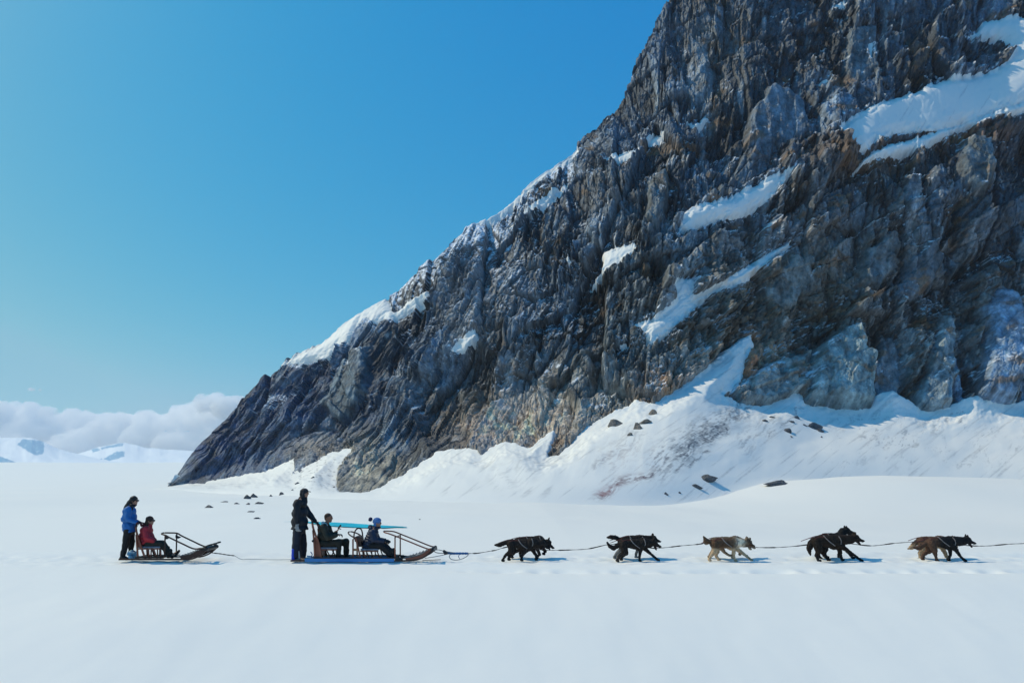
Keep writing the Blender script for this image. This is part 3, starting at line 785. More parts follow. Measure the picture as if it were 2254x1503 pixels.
def clouds():
    M = bpy.data.materials.new('cloud_white'); M.use_nodes = True
    nt = M.node_tree; nt.nodes.clear()
    out = nt.nodes.new('ShaderNodeOutputMaterial'); pv = nt.nodes.new('ShaderNodeVolumePrincipled')
    pv.inputs['Color'].default_value = (1, 1, 1, 1); pv.inputs['Density'].default_value = .012; pv.inputs['Anisotropy'].default_value = 0
    nt.links.new(pv.outputs[0], out.inputs['Volume'])
    rnd = random.Random(5)
    bm0 = bmesh.new(); bmesh.ops.create_icosphere(bm0, subdivisions=3, radius=1)
    sv = np.array([v.co[:] for v in bm0.verts]); sf = np.array([[v.index for v in f.verts] for f in bm0.faces]); bm0.free()
    def bank(name, label, line, dist, base, rmin, rmax, n, seed, vox):
        A = np.array(line, float); Vs = []; Fs = []; off = 0
        for i in range(n):
            px = A[0, 0] + (A[-1, 0] - A[0, 0]) * (i + .5) / n + rnd.uniform(-8, 8)
            top = np.interp(px, A[:, 0], A[:, 1])
            u = rnd.random() ** 1.6
            r = rnd.uniform(rmin, rmax) * (1 + .9 * u)
            py = top + r + (base - top - r) * u
            d = dist * (1 + rnd.uniform(-.03, .03) - .03 * u)
            c = unproj(px, py, d); rr = r * d / F
            w = c + sv * np.array([1.3, 1.2, 1.0]) * rr
            Vs.append(w); Fs.append(sf + off); off += len(w)
        V_ = np.concatenate(Vs); F_ = np.concatenate(Fs)
        me = bpy.data.meshes.new(name); me.from_pydata(V_.tolist(), [], F_.tolist())
        o = bpy.data.objects.new(name, me); COL.objects.link(o)
        md = o.modifiers.new('r', 'REMESH'); md.mode = 'VOXEL'; md.voxel_size = vox
        dg = bpy.context.evaluated_depsgraph_get()
        m2 = bpy.data.meshes.new_from_object(o.evaluated_get(dg)); o.modifiers.clear()
        n_ = len(m2.vertices); co = np.empty(n_ * 3, np.float32); m2.vertices.foreach_get('co', co); co = co.reshape(-1, 3)
        nr = np.empty(n_ * 3, np.float32); m2.vertices.foreach_get('normal', nr); nr = nr.reshape(-1, 3)
        s = rmax * dist / F * .8
        disp = 0; a_ = .62
        for k in range(4):
            q = co / s * 2.1 ** k
            disp = disp + a_ * (1 - 2 * np.abs(vnoise3(q[:, 0], q[:, 1], q[:, 2], seed + k))); a_ *= .52
        co = co + nr * (disp * s * .42)[:, None]
        m2.vertices.foreach_set('co', co.astype(np.float32).ravel()); m2.update()
        bpy.data.objects.remove(o)
        o = mesh_obj(name, m2, M); tag(o, label, kind='stuff')
    bank('cloud', 'long white cloud bank low over the left horizon', [(-400, 865), (-200, 870), (0, 882), (60, 885), (130, 896), (200, 909), (290, 910), (380, 897), (430, 882), (490, 885), (540, 895), (700, 930)], 9000, 1010, 8, 20, 420, 71, 18)
    bank('cloud', 'puffy white cloud top left of the mountain', [(425, 885), (445, 868), (480, 864), (505, 861), (530, 870), (560, 885)], 8700, 900, 8, 14, 16, 75, 10)
    bank('cloud', 'tiny white cloud wisp above the cloud bank', [(62, 853), (72, 853), (84, 856)], 8600, 858, 2, 4, 5, 79, 6)
clouds()

def haze():
    M = bpy.data.materials.new('thin_haze'); M.use_nodes = True
    nt = M.node_tree; nt.nodes.clear()
    out = nt.nodes.new('ShaderNodeOutputMaterial'); pv = nt.nodes.new('ShaderNodeVolumePrincipled')
    pv.inputs['Color'].default_value = (.98, .99, 1, 1); pv.inputs['Density'].default_value = .00009
    nt.links.new(pv.outputs[0], out.inputs['Volume'])
    bm = bmesh.new(); bmesh.ops.create_cube(bm, size=1)
    for v in bm.verts:
        v.co = (v.co.x * 15000, 3550 + v.co.y * 7900, 95 + v.co.z * 330)
    me = bpy.data.meshes.new('haze'); bm.to_mesh(me); bm.free()
    tag(mesh_obj('haze', me, M), 'thin pale air between the camera and the far snow mountains', kind='stuff')
haze()

# ------------------------------------------------------------------ meltwater pool
def pool():
    poly = [(622, 1147.3), (640, 1146.6), (685, 1147), (735, 1148.5), (775, 1150.5), (810, 1153.2), (850, 1155.5), (896, 1158.4), (872, 1161), (850, 1162.4), (810, 1162.4), (775, 1160.8), (735, 1158.6), (700, 1154.5), (680, 1151.5), (640, 1147.6)]
    A = np.array(poly, float); A[8:, 1] -= 1.0; A[:8, 1] += .5
    def hit(px, py):
        ds = np.linspace(25, 60, 1500); R_ = unproj(px, py, ds)
        i = np.where(R_[:, 2] < gz(R_[:, 0], R_[:, 1]) + .03)[0]
        return R_[i[0]]
    bm = bmesh.new()
    top = []; bot = []
    xs = np.linspace(624, 895, 90)
    up = A[:8]; lo = A[8:][::-1]
    for x in xs:
        a = np.interp(x, up[:, 0], up[:, 1]) + .25 * float(perlin2(x / 9, 0, 5)); b = max(np.interp(x, lo[:, 0], lo[:, 1]) + .35 * float(perlin2(x / 8, 3, 6)), a + .25)
        row = [bm.verts.new(hit(x, a + (b - a) * k / 4).tolist()) for k in range(5)]
        top.append(row)
    for r0, r1 in zip(top[:-1], top[1:]):
        for k in range(4):
            bm.faces.new((r0[k], r0[k + 1], r1[k + 1], r1[k]))
    bmesh.ops.recalc_face_normals(bm, faces=bm.faces)
    me = bpy.data.meshes.new('meltwater'); bm.to_mesh(me); bm.free()
    M = simple('turquoise_meltwater', (.02, .46, .60), rough=.5, noise=.2, scale=.6, bump=.05, spec=.15)
    o = mesh_obj('meltwater_pool', me, M)
    tag(o, 'turquoise meltwater pool on the snow behind the front sled', kind='structure')
pool()

# ------------------------------------------------------------------ rocks lying on the snow
def boulders():
    G = 'dark rocks lying on the snow'
    B = [(459.6, 1117, 25, 8, 'flat dark rock farthest left on the snow between the sleds'),
         (495, 1105, 20, 6, 'low dark rock right of and above the leftmost rock'),
         (523, 1109, 14, 5, 'small grey rock just left of the rock cluster'),
         (542, 1098, 17, 9, 'dark rock at the upper left of the tight rock cluster'),
         (558, 1094, 16, 9, 'tilted dark rock topmost in the tight rock cluster'),
         (545, 1110, 17, 5, 'flat dark rock at the bottom of the tight rock cluster'),
         (570, 1109, 20, 6, 'slanting dark rock at the right of the tight rock cluster'),
         (549, 1127, 18, 6, 'flat grey rock alone below the rock cluster'),
         (564.6, 1141.5, 18, 7, 'lowest of the small grey rocks below the cluster'),
         (619.6, 1089, 14, 8, 'small dark rock left of the standing black-clad musher'),
         (596, 1092, 7, 4, 'tiny dark rock left of the black-clad musher, beside a bigger rock'),
         (655, 1064, 12, 6, 'small dark rock on the slope above the musher in black'),
         (644, 1078, 6, 4, 'tiny rock on the snow just above the hood of the musher in black'),
         (688, 1052, 8, 4, 'tiny dark rock beside the tan rock outcrop'),
         (735, 1072, 7, 5, 'tiny dark rock against the left side of the tan rock nose'),
         (923.5, 1143.5, 5, 2.5, 'tiny lone pebble on the snow above the front sled bow'),
         (1358, 936, 50, 18, 'long pale grey rock half buried high on the snow slope'),
         (1385, 958, 16, 13, 'round brown rock lowest of the rock string on the slope'),
         (1402, 944, 28, 18, 'brown rock second lowest in the rock string on the slope'),
         (1419, 930, 28, 18, 'dark brown rock in the middle of the rock string on the slope'),
         (1438, 912, 26, 14, 'brown rock at the top of the rock string on the slope'),
         (1684, 927, 16, 6, 'small dark flat rock left of the right hand rock patch'),
         (1699, 919, 15, 7, 'small dark rock under the pale green slab'),
         (1752, 919, 22, 8, 'dark flat rock at the top of the right hand rock patch'),
         (1742, 928, 20, 6, 'thin dark rock in the middle of the right hand rock patch'),
         (1730, 948, 28, 14, 'dark rounded rock at the lower left of the right hand rock patch'),
         (1790, 938, 42, 18, 'widest dark rock of the right hand rock patch'),
         (1805, 948, 16, 9, 'small dark rock below the widest rock of the patch'),
         (1771, 937, 14, 6, 'small dark rock left of the widest rock of the patch'),
         (1741, 962, 6, 5, 'tiny rock fallen below the right hand rock patch'),
         (1809, 963, 6, 5, 'tiny rock lowest under the right hand rock patch'),
         (1556, 1056, 40, 20, 'jagged dark rock at the foot of the grit streaked slope'),
         (1534, 1071, 24, 9, 'dark rock low beside the jagged one at the foot of the slope'),
         (1719, 1066, 64, 15, 'wide flat dark rock on the crest of the snow swell'),
         (1463.6, 1088, 13, 6, 'small dark rock on the edge of the snow swell'),
         (1497, 1084, 8, 5, 'tiny dark rock on the edge of the snow swell')]
    rnd = random.Random(11)
    for i, (px, py, w, h, lab) in enumerate(B):
        P = surf_at(px, py)
        if P is None: continue
        k = P[1] / F
        bm = bmesh.new(); bmesh.ops.create_icosphere(bm, subdivisions=4 if w > 12 else 3, radius=1)
        co = np.array([v.co[:] for v in bm.verts])
        sx, sz = w * k * .60, h * k * (.85 if px > 1300 else 1.05); sy = max(sx * .6, sz)
        r = np.ones(len(co))
        for _ in range(11):     # chop flat sides
            n = np.array([rnd.gauss(0, 1) for _ in range(3)]); n /= np.linalg.norm(n); c = rnd.uniform(.42, .8)
            dn = co @ n; r = np.minimum(r, np.where(dn > 1e-3, c / np.maximum(dn, 1e-3), 9))
        q = co * r[:, None]
        q = q * (1 + .10 * vnoise3(q[:, 0] * 3, q[:, 1] * 3, q[:, 2] * 3, i) + .05 * vnoise3(q[:, 0] * 8, q[:, 1] * 8, q[:, 2] * 8, i))[:, None]
        q = q * np.array([sx, sy, sz])
        pk = rnd.uniform(-.35, .35) * sx; q[:, 2] *= np.clip(1.1 - .75 * np.abs(q[:, 0] - pk) / sx, .2, 1.0)
        q[:, 2] += q[:, 0] * (.25 if 1370 < px < 1460 or 540 < px < 575 or px == 1556 else -.05)
        for v, c in zip(bm.verts, q): v.co = c
        me = bpy.data.meshes.new('rock'); bm.to_mesh(me); bm.free()
        me.materials.append(M_boulder if not 1350 < px < 1460 else M_boulder_tan)
        o = bpy.data.objects.new('rock', me); o.location = (P[0], P[1], P[2] - .12 * sz); COL.objects.link(o)
        tag(o, lab, 'rock', G)
M_boulder_tan = rock_material('brown_boulder_rock', False, (0.16, 0.14, 0.12), 3.0)
boulders()

# ------------------------------------------------------------------ figure helpers
PXM = 1 / 86.6

def V3(p):
    return L(*p) if not isinstance(p, Vector) else p

_sph = {}
def unit_sphere(sub=2):
    if sub not in _sph:
        bm = bmesh.new(); bmesh.ops.create_icosphere(bm, subdivisions=sub, radius=1)
        _sph[sub] = (np.array([v.co[:] for v in bm.verts]), [[v.index for v in f.verts] for f in bm.faces]); bm.free()
    return _sph[sub]

def prim_mesh(prims):
    VV = []; FF = []; off = 0
    def sphere(c, rad, R_=None):
        nonlocal off
        sv, sf = unit_sphere(2)
        q = sv * np.array(rad)
        if R_ is not None: q = q @ np.array(R_).T
        VV.append(q + np.array(c)); FF.extend([[i + off for i in f] for f in sf]); off += len(sv)
    for p in prims:
        if p[0] == 'e':
            _, c, rad, tilt = p
            R_ = Matrix.Rotation(math.radians(tilt), 3, 'Y') if tilt else None
            sphere(V3(c)[:], rad, R_)
        else:
            _, a, ra, b, rb = p
            a = V3(a); b = V3(b)
            sphere(a[:], (ra,) * 3); sphere(b[:], (rb,) * 3)
            d = b - a; ln = d.length
            if ln < 1e-5: continue
            q = d.to_track_quat('Z', 'Y').to_matrix()
            n = 14
            ring = []
            for kz, r in ((0, ra), (1, rb)):
                for k in range(n):
                    t = 2 * math.pi * k / n
                    ring.append((a + q @ Vector((r * math.cos(t), r * math.sin(t), ln * kz)))[:])
            VV.append(np.array(ring))
            FF.extend([[off + k, off + (k + 1) % n, off + n + (k + 1) % n, off + n + k] for k in range(n)])
            FF.append([off + k for k in range(n)][::-1]); FF.append([off + n + k for k in range(n)])
            off += 2 * n
    me = bpy.data.meshes.new('prims'); me.from_pydata(np.concatenate(VV).tolist(), [], FF)
    return me

def blob(name, prims, mat, parent, voxel=.012, smooth=3, noise=0, nscale=.1, cuts=(), seed=0, colour=None, fur=0):
    """union of tapered capsules and ellipsoids grown into one continuous skin"""
    me = prim_mesh(prims)
    o = bpy.data.objects.new('tmp', me); COL.objects.link(o)
    md = o.modifiers.new('r', 'REMESH'); md.mode = 'VOXEL'; md.voxel_size = voxel; md.use_smooth_shade = True
    if smooth:
        ms = o.modifiers.new('s', 'SMOOTH'); ms.iterations = smooth; ms.factor = .5
    m2 = bpy.data.meshes.new_from_object(o.evaluated_get(bpy.context.evaluated_depsgraph_get()))
    bpy.data.objects.remove(o); bpy.data.meshes.remove(me)
    m2.name = name
    if cuts:
        bm = bmesh.new(); bm.from_mesh(m2)
        for co, no in cuts:     # keeps the side the normal points away from
            g = bm.verts[:] + bm.edges[:] + bm.faces[:]
            r = bmesh.ops.bisect_plane(bm, geom=g, plane_co=V3(co), plane_no=no, clear_outer=True)
            ed = [e for e in r['geom_cut'] if isinstance(e, bmesh.types.BMEdge)]
            bmesh.ops.holes_fill(bm, edges=ed, sides=0)
        bm.to_mesh(m2); bm.free()
    n_ = len(m2.vertices)
    co = np.empty(n_ * 3, np.float32); m2.vertices.foreach_get('co', co); co = co.reshape(-1, 3)
    if noise or fur:
        nr = np.empty(n_ * 3, np.float32); m2.vertices.foreach_get('normal', nr); nr = nr.reshape(-1, 3)
        q = co / nscale
        d = noise * (vnoise3(q[:, 0], q[:, 1], q[:, 2] * .8, seed) + .5 * vnoise3(q[:, 0] * 2.1, q[:, 1] * 2.1, q[:, 2] * 2.1, seed + 1))
        if fur:
            d = d + fur * np.abs(vnoise3(co[:, 0] / .035, co[:, 1] / .018, co[:, 2] / .018, seed + 3)) + .6 * fur * vnoise3(co[:, 0] / .014, co[:, 1] / .011, co[:, 2] / .011, seed + 4)
        co = co + nr * d[:, None]
        m2.vertices.foreach_set('co', co.astype(np.float32).ravel()); m2.update()
    m2.polygons.foreach_set('use_smooth', np.ones(len(m2.polygons), bool))
    if colour is not None:
        c = np.ones((n_ if not cuts else len(m2.vertices), 4), np.float32)
        c[:, :3] = colour(co)
        at = m2.color_attributes.new('coat', 'FLOAT_COLOR', 'POINT'); at.data.foreach_set('color', c.ravel())
    return mesh_obj(name, m2, mat, parent)

def catmull(P, n=6):
    P = [Vector(p) for p in P]
    if len(P) < 3: return P
    Q = [P[0] * 2 - P[1]] + P + [P[-1] * 2 - P[-2]]
    out = []
    for i in range(1, len(Q) - 2):
        for k in range(n):
            t = k / n
            out.append(.5 * ((2 * Q[i]) + (Q[i + 1] - Q[i - 1]) * t + (2 * Q[i - 1] - 5 * Q[i] + 4 * Q[i + 1] - Q[i + 2]) * t * t + (3 * Q[i] - Q[i - 1] - 3 * Q[i + 1] + Q[i + 2]) * t ** 3))
    out.append(P[-1])
    return out

def tube(name, pts, r, mat, parent=None, seg=8, smooth_path=True, flat=None, closed=False, radii=None, seed=0, sub=6):
    """swept round (or flat=(w,h) rectangular) bar"""
    P = [V3(p) for p in pts]
    if smooth_path: P = catmull(P, sub)
    bm = bmesh.new(); rings = []
    m = len(P)
    for i, p in enumerate(P):
        d = (P[(i + 1) % m] - P[i - 1]) if closed else (P[min(i + 1, m - 1)] - P[max(i - 1, 0)])
        if d.length < 1e-8: d = Vector((1, 0, 0))
        d.normalize()
        side = Vector((0, 1, 0)) if abs(d.y) < .9 else Vector((1, 0, 0))
        u = d.cross(side).normalized(); w = u.cross(d).normalized()
        rr = radii[min(i, len(radii) - 1)] if radii else r
        ring = []
        if flat:
            for a, b in ((-1, -1), (1, -1), (1, 1), (-1, 1)):
                ring.append(bm.verts.new(p + w * (a * flat[0] / 2) + u * (b * flat[1] / 2)))
        else:
            for k in range(seg):
                t = 2 * math.pi * k / seg
                ring.append(bm.verts.new(p + (u * math.cos(t) + w * math.sin(t)) * rr))
        rings.append(ring)
    n = len(rings[0])
    prs = list(zip(rings[:-1], rings[1:])) + ([(rings[-1], rings[0])] if closed else [])
    for a, b in prs:
        for k in range(n):
            bm.faces.new((a[k], a[(k + 1) % n], b[(k + 1) % n], b[k]))
    if not closed:
        bm.faces.new(rings[0]); bm.faces.new(rings[-1][::-1])
    bmesh.ops.recalc_face_normals(bm, faces=bm.faces)
    me = bpy.data.meshes.new(name); bm.to_mesh(me); bm.free()
    if not flat: me.polygons.foreach_set('use_smooth', np.ones(len(me.polygons), bool))
    return mesh_obj(name, me, mat, parent)

def plate(name, poly, y0, y1, mat, parent, bevel=.006):
    """outline given as photo pixels on the plane dy=y0, extruded back to y1 (real boards)"""
    P = [L(x, y, y0) for x, y in poly]
    bm = bmesh.new()
    a = [bm.verts.new(p) for p in P]; b = [bm.verts.new(p + Vector((0, y1 - y0, 0))) for p in P]
    n = len(P)
    bm.faces.new(a); bm.faces.new(b[::-1])
    for k in range(n): bm.faces.new((a[k], b[k], b[(k + 1) % n], a[(k + 1) % n]))
    bmesh.ops.recalc_face_normals(bm, faces=bm.faces)
    if bevel: bmesh.ops.bevel(bm, geom=bm.edges[:], offset=bevel, segments=2, affect='EDGES', clamp_overlap=True)
    me = bpy.data.meshes.new(name); bm.to_mesh(me); bm.free()
    return mesh_obj(name, me, mat, parent)

M_skin = simple('skin', (.36, .19, .13), .55, .1, 20, .05)
M_skin_tan = simple('tanned_skin', (.26, .12, .075), .55, .1, 20, .05)
M_hair_black = simple('black_hair', (.012, .010, .010), .45, .3, 30, .5, 60, stretch=(1, 1, .2))
M_hair_brown = simple('brown_hair', (.05, .022, .012), .5, .3, 30, .5, 60)
M_glass = simple('dark_sunglasses', (.01, .01, .012), .15, 0, 5, 0, spec=.6)
M_blue = simple('blue_jacket', (.018, .125, .36), .6, .18, 9, .3, 25)
M_red = simple('red_jacket', (.36, .022, .035), .65, .18, 9, .3, 25)
M_black = simple('black_coat', (.013, .015, .021), .7, .25, 9, .3, 25)
M_navytr = simple('navy_trousers', (.014, .017, .030), .75, .25, 9, .3, 25)
M_olive = simple('olive_jacket', (.030, .028, .020), .75, .25, 9, .3, 25)
M_olivetr = simple('dark_trousers', (.024, .021, .016), .8, .25, 9, .3, 25)
M_puffer = simple('navy_puffer', (.020, .028, .055), .5, .25, 9, .3, 25)
M_blacktr = simple('black_trousers', (.012, .012, .013), .75, .25, 9, .3, 25)
M_boot = simple('black_boots', (.010, .010, .011), .5, .2, 12, .2)
M_tanboot = simple('tan_soles', (.30, .22, .18), .7, .2, 12, .2)
M_blueknit = simple('blue_knit', (.07, .17, .40), .9, .35, 40, .8, 70)
M_navyknit = simple('navy_knit', (.012, .02, .07), .9, .35, 40, .8, 70)
M_grey = simple('grey_glove', (.26, .27, .28), .8, .2, 12, .3)
M_white = simple('pale_scarf', (.46, .48, .47), .85, .2, 12, .5)
M_gaiter = simple('bright_blue_fabric', (.02, .06, .48), .6, .2, 12, .3)
M_wood = simple('brown_varnished_wood', (.21, .070, .042), .45, .35, 6, .2, 30, stretch=(.3, 1, 1))
M_dwood = simple('dark_wood', (.055, .026, .018), .5, .35, 6, .2, 30, stretch=(.3, 1, 1))
M_bluepl = simple('blue_plastic', (.045, .22, .52), .35, .15, 3, .05, 20, stretch=(.3, 1, 1))
M_blackpl = simple('black_metal', (.012, .013, .015), .4, .2, 8, .05)
M_seat = simple('grey_seat_fabric', (.22, .23, .28), .8, .2, 12, .3)
M_cord = simple('grey_cord', (.20, .21, .21), .8, .3, 30, .3)
M_dcord = simple('dark_rope', (.05, .045, .045), .85, .4, 30, .5, 80)
M_bcord = simple('blue_rope', (.03, .12, .30), .8, .3, 30, .5, 80)
M_mat = simple('pale_blue_plastic', (.30, .50, .62), .45, .3, 6, .6, 14)
M_dog = simple('dog_fur', (.1, .1, .1), .8, .3, 30, .8, 90, attr='coat', spec=.2)
M_strap = simple('grey_harness_strap', (.22, .19, .18), .7, .2, 20, .2)
M_redstrap = simple('red_harness_strap', (.13, .030, .028), .7, .2, 20, .2)
M_tongue = simple('pink_tongue', (.42, .12, .12), .5, .1, 20, .1)
M_eye = simple('dark_eye', (.01, .008, .006), .15, 0, 5, 0, spec=.6)

def hand_prims(w, d, curl, side, s=1.0, thumb=None):
    """palm, four unequal bent fingers and a thumb; w wrist, d pointing, curl towards the palm, side across the knuckles"""
    d = d.normalized(); curl = (curl - d * curl.dot(d)).normalized(); side = side.normalized()
    out = []
    for k in (-1.2, -.4, .4, 1.2):
        out.append(('c', w + side * k * .010 * s, .015 * s, w + d * .078 * s + side * k * .017 * s, .0125 * s))
    for k, ln in zip((-1.5, -.5, .5, 1.5), (.066, .078, .074, .056)):
        a = w + d * .080 * s + side * k * .019 * s
        b = a + (d * .80 + curl * .6) * ln * .5 * s + side * k * .003
        c = b + (d * .15 + curl * 1.0).normalized() * ln * .5 * s
        out += [('c', a, .0100 * s, b, .0092 * s), ('c', b, .0092 * s, c, .0080 * s)]
    ts = side * (-1 if thumb is None else thumb)
    a = w + d * .02 * s + ts * .022 * s
    b = a + (d * .6 + ts * .8 + curl * .2) * .036 * s
    c = b + (d * .75 + curl * .65) * .032 * s
    out += [('c', a, .014 * s, b, .011 * s), ('c', b, .011 * s, c, .009 * s)]
    return out

def head_prims(h, s=1.0, nod=0.0):
    """head facing +x; h is its centre"""
    R_ = Matrix.Rotation(math.radians(nod), 3, 'Y')
    def o(x, y, z): return h + R_ @ Vector((x, y, z)) * s
    return [('e', o(-.008, 0, .025), (.098 * s, .076 * s, .092 * s), nod),
            ('e', o(.028, 0, -.045), (.062 * s, .056 * s, .064 * s), nod),
            ('c', o(.05, 0, -.090), .026 * s, o(.066, 0, -.085), .020 * s),
            ('c', o(.088, 0, .012), .010 * s, o(.105, 0, -.022), .0125 * s),
            ('e', o(.082, 0, .030), (.016 * s, .050 * s, .012 * s), nod),
            ('e', o(.080, 0, -.052), (.014 * s, .026 * s, .010 * s), nod),
            ('e', o(-.012, .077, -.005), (.018 * s, .010 * s, .030 * s), nod),
            ('e', o(-.012, -.077, -.005), (.018 * s, .010 * s, .030 * s), nod)]

def body(parent, mat, J, hands, s=1.0, nod=0):
    """one continuous figure under the clothes"""
    j = {k: V3(v) for k, v in J.items()}
    pr = head_prims(j['head'], s, nod)
    neck_top = j['head'] + Vector((-.015, 0, -.06)) * s
    pr += [('c', neck_top, .054 * s, j['neck'], .060 * s)]
    pr += [('c', j['neck'], .07 * s, j['chest'], .105 * s), ('c', j['chest'], .105 * s, j['pelvis'], .105 * s)]
    for e in ('N', 'F'):
        pr += [('c', j['neck'], .055 * s, j['sh' + e], .052 * s), ('c', j['chest'], .09 * s, j['sh' + e], .055 * s), ('c', j['sh' + e], .050 * s, j['el' + e], .040 * s), ('c', j['el' + e], .040 * s, j['wr' + e], .026 * s)]
        pr += [('c', j['pelvis'], .10 * s, j['hip' + e], .085 * s), ('c', j['hip' + e], .085 * s, j['kn' + e], .056 * s), ('c', j['kn' + e], .056 * s, j['an' + e], .036 * s)]
        pr += [('c', j['an' + e], .036 * s, j['an' + e] + (V3(J['toe' + e]) - j['an' + e]) * .8, .028 * s)]
        d, cu, si = hands[e]
        pr += hand_prims(j['wr' + e], Vector(d), Vector(cu), Vector(si), s)
    o = blob('body', pr, mat, parent, voxel=.0078, smooth=2)
    for y in (-.030, .030):
        R_ = Matrix.Rotation(math.radians(nod), 3, 'Y')
        c = j['head'] + R_ @ Vector((.084, y, .008)) * s
        blob('eye', [('e', c, (.010, .014, .010), 0)], M_eye, o, voxel=.004, smooth=1)
    return j

def sunglasses(parent, h, s=1, nod=0):
    R_ = Matrix.Rotation(math.radians(nod), 3, 'Y')
    def o(x, y, z): return h + R_ @ Vector((x, y, z)) * s
    blob('sunglasses', [('e', o(.096, .034, .006), (.012, .034, .024), nod), ('e', o(.096, -.034, .006), (.012, .034, .024), nod), ('c', o(.10, -.02, .012), .006, o(.10, .02, .012), .006),
                        ('c', o(.088, -.066, .010), .007, o(-.01, -.085, .012), .006), ('c', o(.088, .066, .010), .007, o(-.01, .085, .012), .006)], M_glass, parent, voxel=.005, smooth=1)

def boot(parent, an, toe, mat, r=.052, name='boot'):
    a = V3(an); t = V3(toe)
    up = Vector((0, 0, .13))
    sole = min(a.z, t.z)
    heel = Vector((a.x - (t.x - a.x) * .32, a.y, a.z - .02))
    blob(name, [('c', a + up, r * 1.12, a, r), ('c', heel, r * .72, t, r * .78), ('c', a, r, t - (t - a) * .35, r * .85)], mat, parent, voxel=.010, smooth=2, noise=.004, nscale=.06)

m = PXM
# ------------------------------------------------------------------ people
def woman_in_blue():
    base = L(276, 1232, 0)
    t = empty('person', base, 'standing person with long black hair, blue jacket and sunglasses on the rear sled runners', 'person', 'people riding the dog sleds')
    J = dict(head=(295.5, 1102, 0), neck=(289, 1114, 0), chest=(284, 1128, 0), pelvis=(284, 1164, 0),
             shN=(281, 1121, -.17), elN=(282, 1143, -.22), wrN=(302, 1150.5, -.2), shF=(287, 1121, .17), elF=(291, 1142, .2), wrF=(308, 1149, .16),
             hipN=(281, 1168, -.09), knN=(276.5, 1194, -.11), anN=(269.5, 1224, -.12), toeN=(281, 1229, -.12),
             hipF=(288, 1168, .09), knF=(290, 1192, .10), anF=(288, 1213, .12), toeF=(297, 1216.5, .12))
    d = (.95, .1, -.2)
    j = body(t, M_skin, J, {'N': (d, (0, 0, -1), (0, 1, 0)), 'F': (d, (0, 0, -1), (0, 1, 0))}, .93)
    hem = L(284, 1169.5, 0)
    blob('jacket', [('e', (285, 1125, 0), (.165, .19, .13), 0), ('e', (284, 1140, 0), (.185, .20, .16), 0), ('e', (284, 1158, 0), (.175, .20, .18), 0), ('e', (285, 1170, 0), (.165, .19, .15), 0),
                    ('c', J['shN'], .085, J['elN'], .072), ('c', J['elN'], .072, (298, 1149, -.2), .048), ('c', J['shF'], .085, J['elF'], .07), ('c', J['elF'], .07, (304, 1148, .16), .048),
                    ('c', (289, 1113, 0), .085, (288, 1120, 0), .10)], M_blue, t, voxel=.014, noise=.016, nscale=.10, cuts=((hem, (0, 0, -1)),), seed=1)
    blob('collar', [('c', (288, 1112, -.02), .07, (293, 1112.5, 0), .058), ('c', (293, 1112, 0), .05, (300, 1111, 0), .022)], M_black, t, voxel=.010, noise=.006, nscale=.06)
    blob('trousers', [('e', (285, 1168, 0), (.135, .165, .12), 0), ('c', J['hipN'], .105, J['knN'], .082), ('c', J['knN'], .082, (271, 1222, -.12), .062), ('c', J['hipF'], .10, J['knF'], .078), ('c', J['knF'], .078, (288, 1210, .11), .06)],
         M_blacktr, t, voxel=.014, noise=.010, nscale=.09, seed=2)
    boot(t, (269.5, 1226, -.12), (280, 1229, -.12), M_boot, .055); boot(t, (287.5, 1212, .12), (295, 1215, .12), M_boot, .052)
    h = j['head']
    hair = blob('hair', [('e', h + Vector((-.018, 0, .034)), (.106, .088, .095), 0), ('c', h + Vector((-.06, 0, .0)), .080, L(283, 1112, 0), .085), ('c', L(283, 1112, 0), .085, L(280, 1119, 0), .09), ('c', L(280, 1119, -.03), .075, L(278, 1126, -.05), .04),
                         ('c', L(289, 1112, -.07), .045, L(290, 1120, -.10), .04)], M_hair_black, t, voxel=.010, noise=.010, nscale=.05, seed=3)
    sunglasses(t, h, .95)
    g = blob('glove', hand_prims(j['wrN'], Vector(d), Vector((0, 0, -1)), Vector((0, 1, 0)), 1.12) + [('c', j['wrN'] - Vector((.05, 0, -.012)), .034, j['wrN'], .030)], M_redglove, t, voxel=.0075, smooth=2)
    blob('glove', hand_prims(j['wrF'], Vector(d), Vector((0, 0, -1)), Vector((0, 1, 0)), 1.12) + [('c', j['wrF'] - Vector((.05, 0, -.012)), .034, j['wrF'], .030)], M_redglove, t, voxel=.0075, smooth=2)
M_redglove = simple('dark_red_glove', (.09, .018, .02), .7, .2, 12, .3)

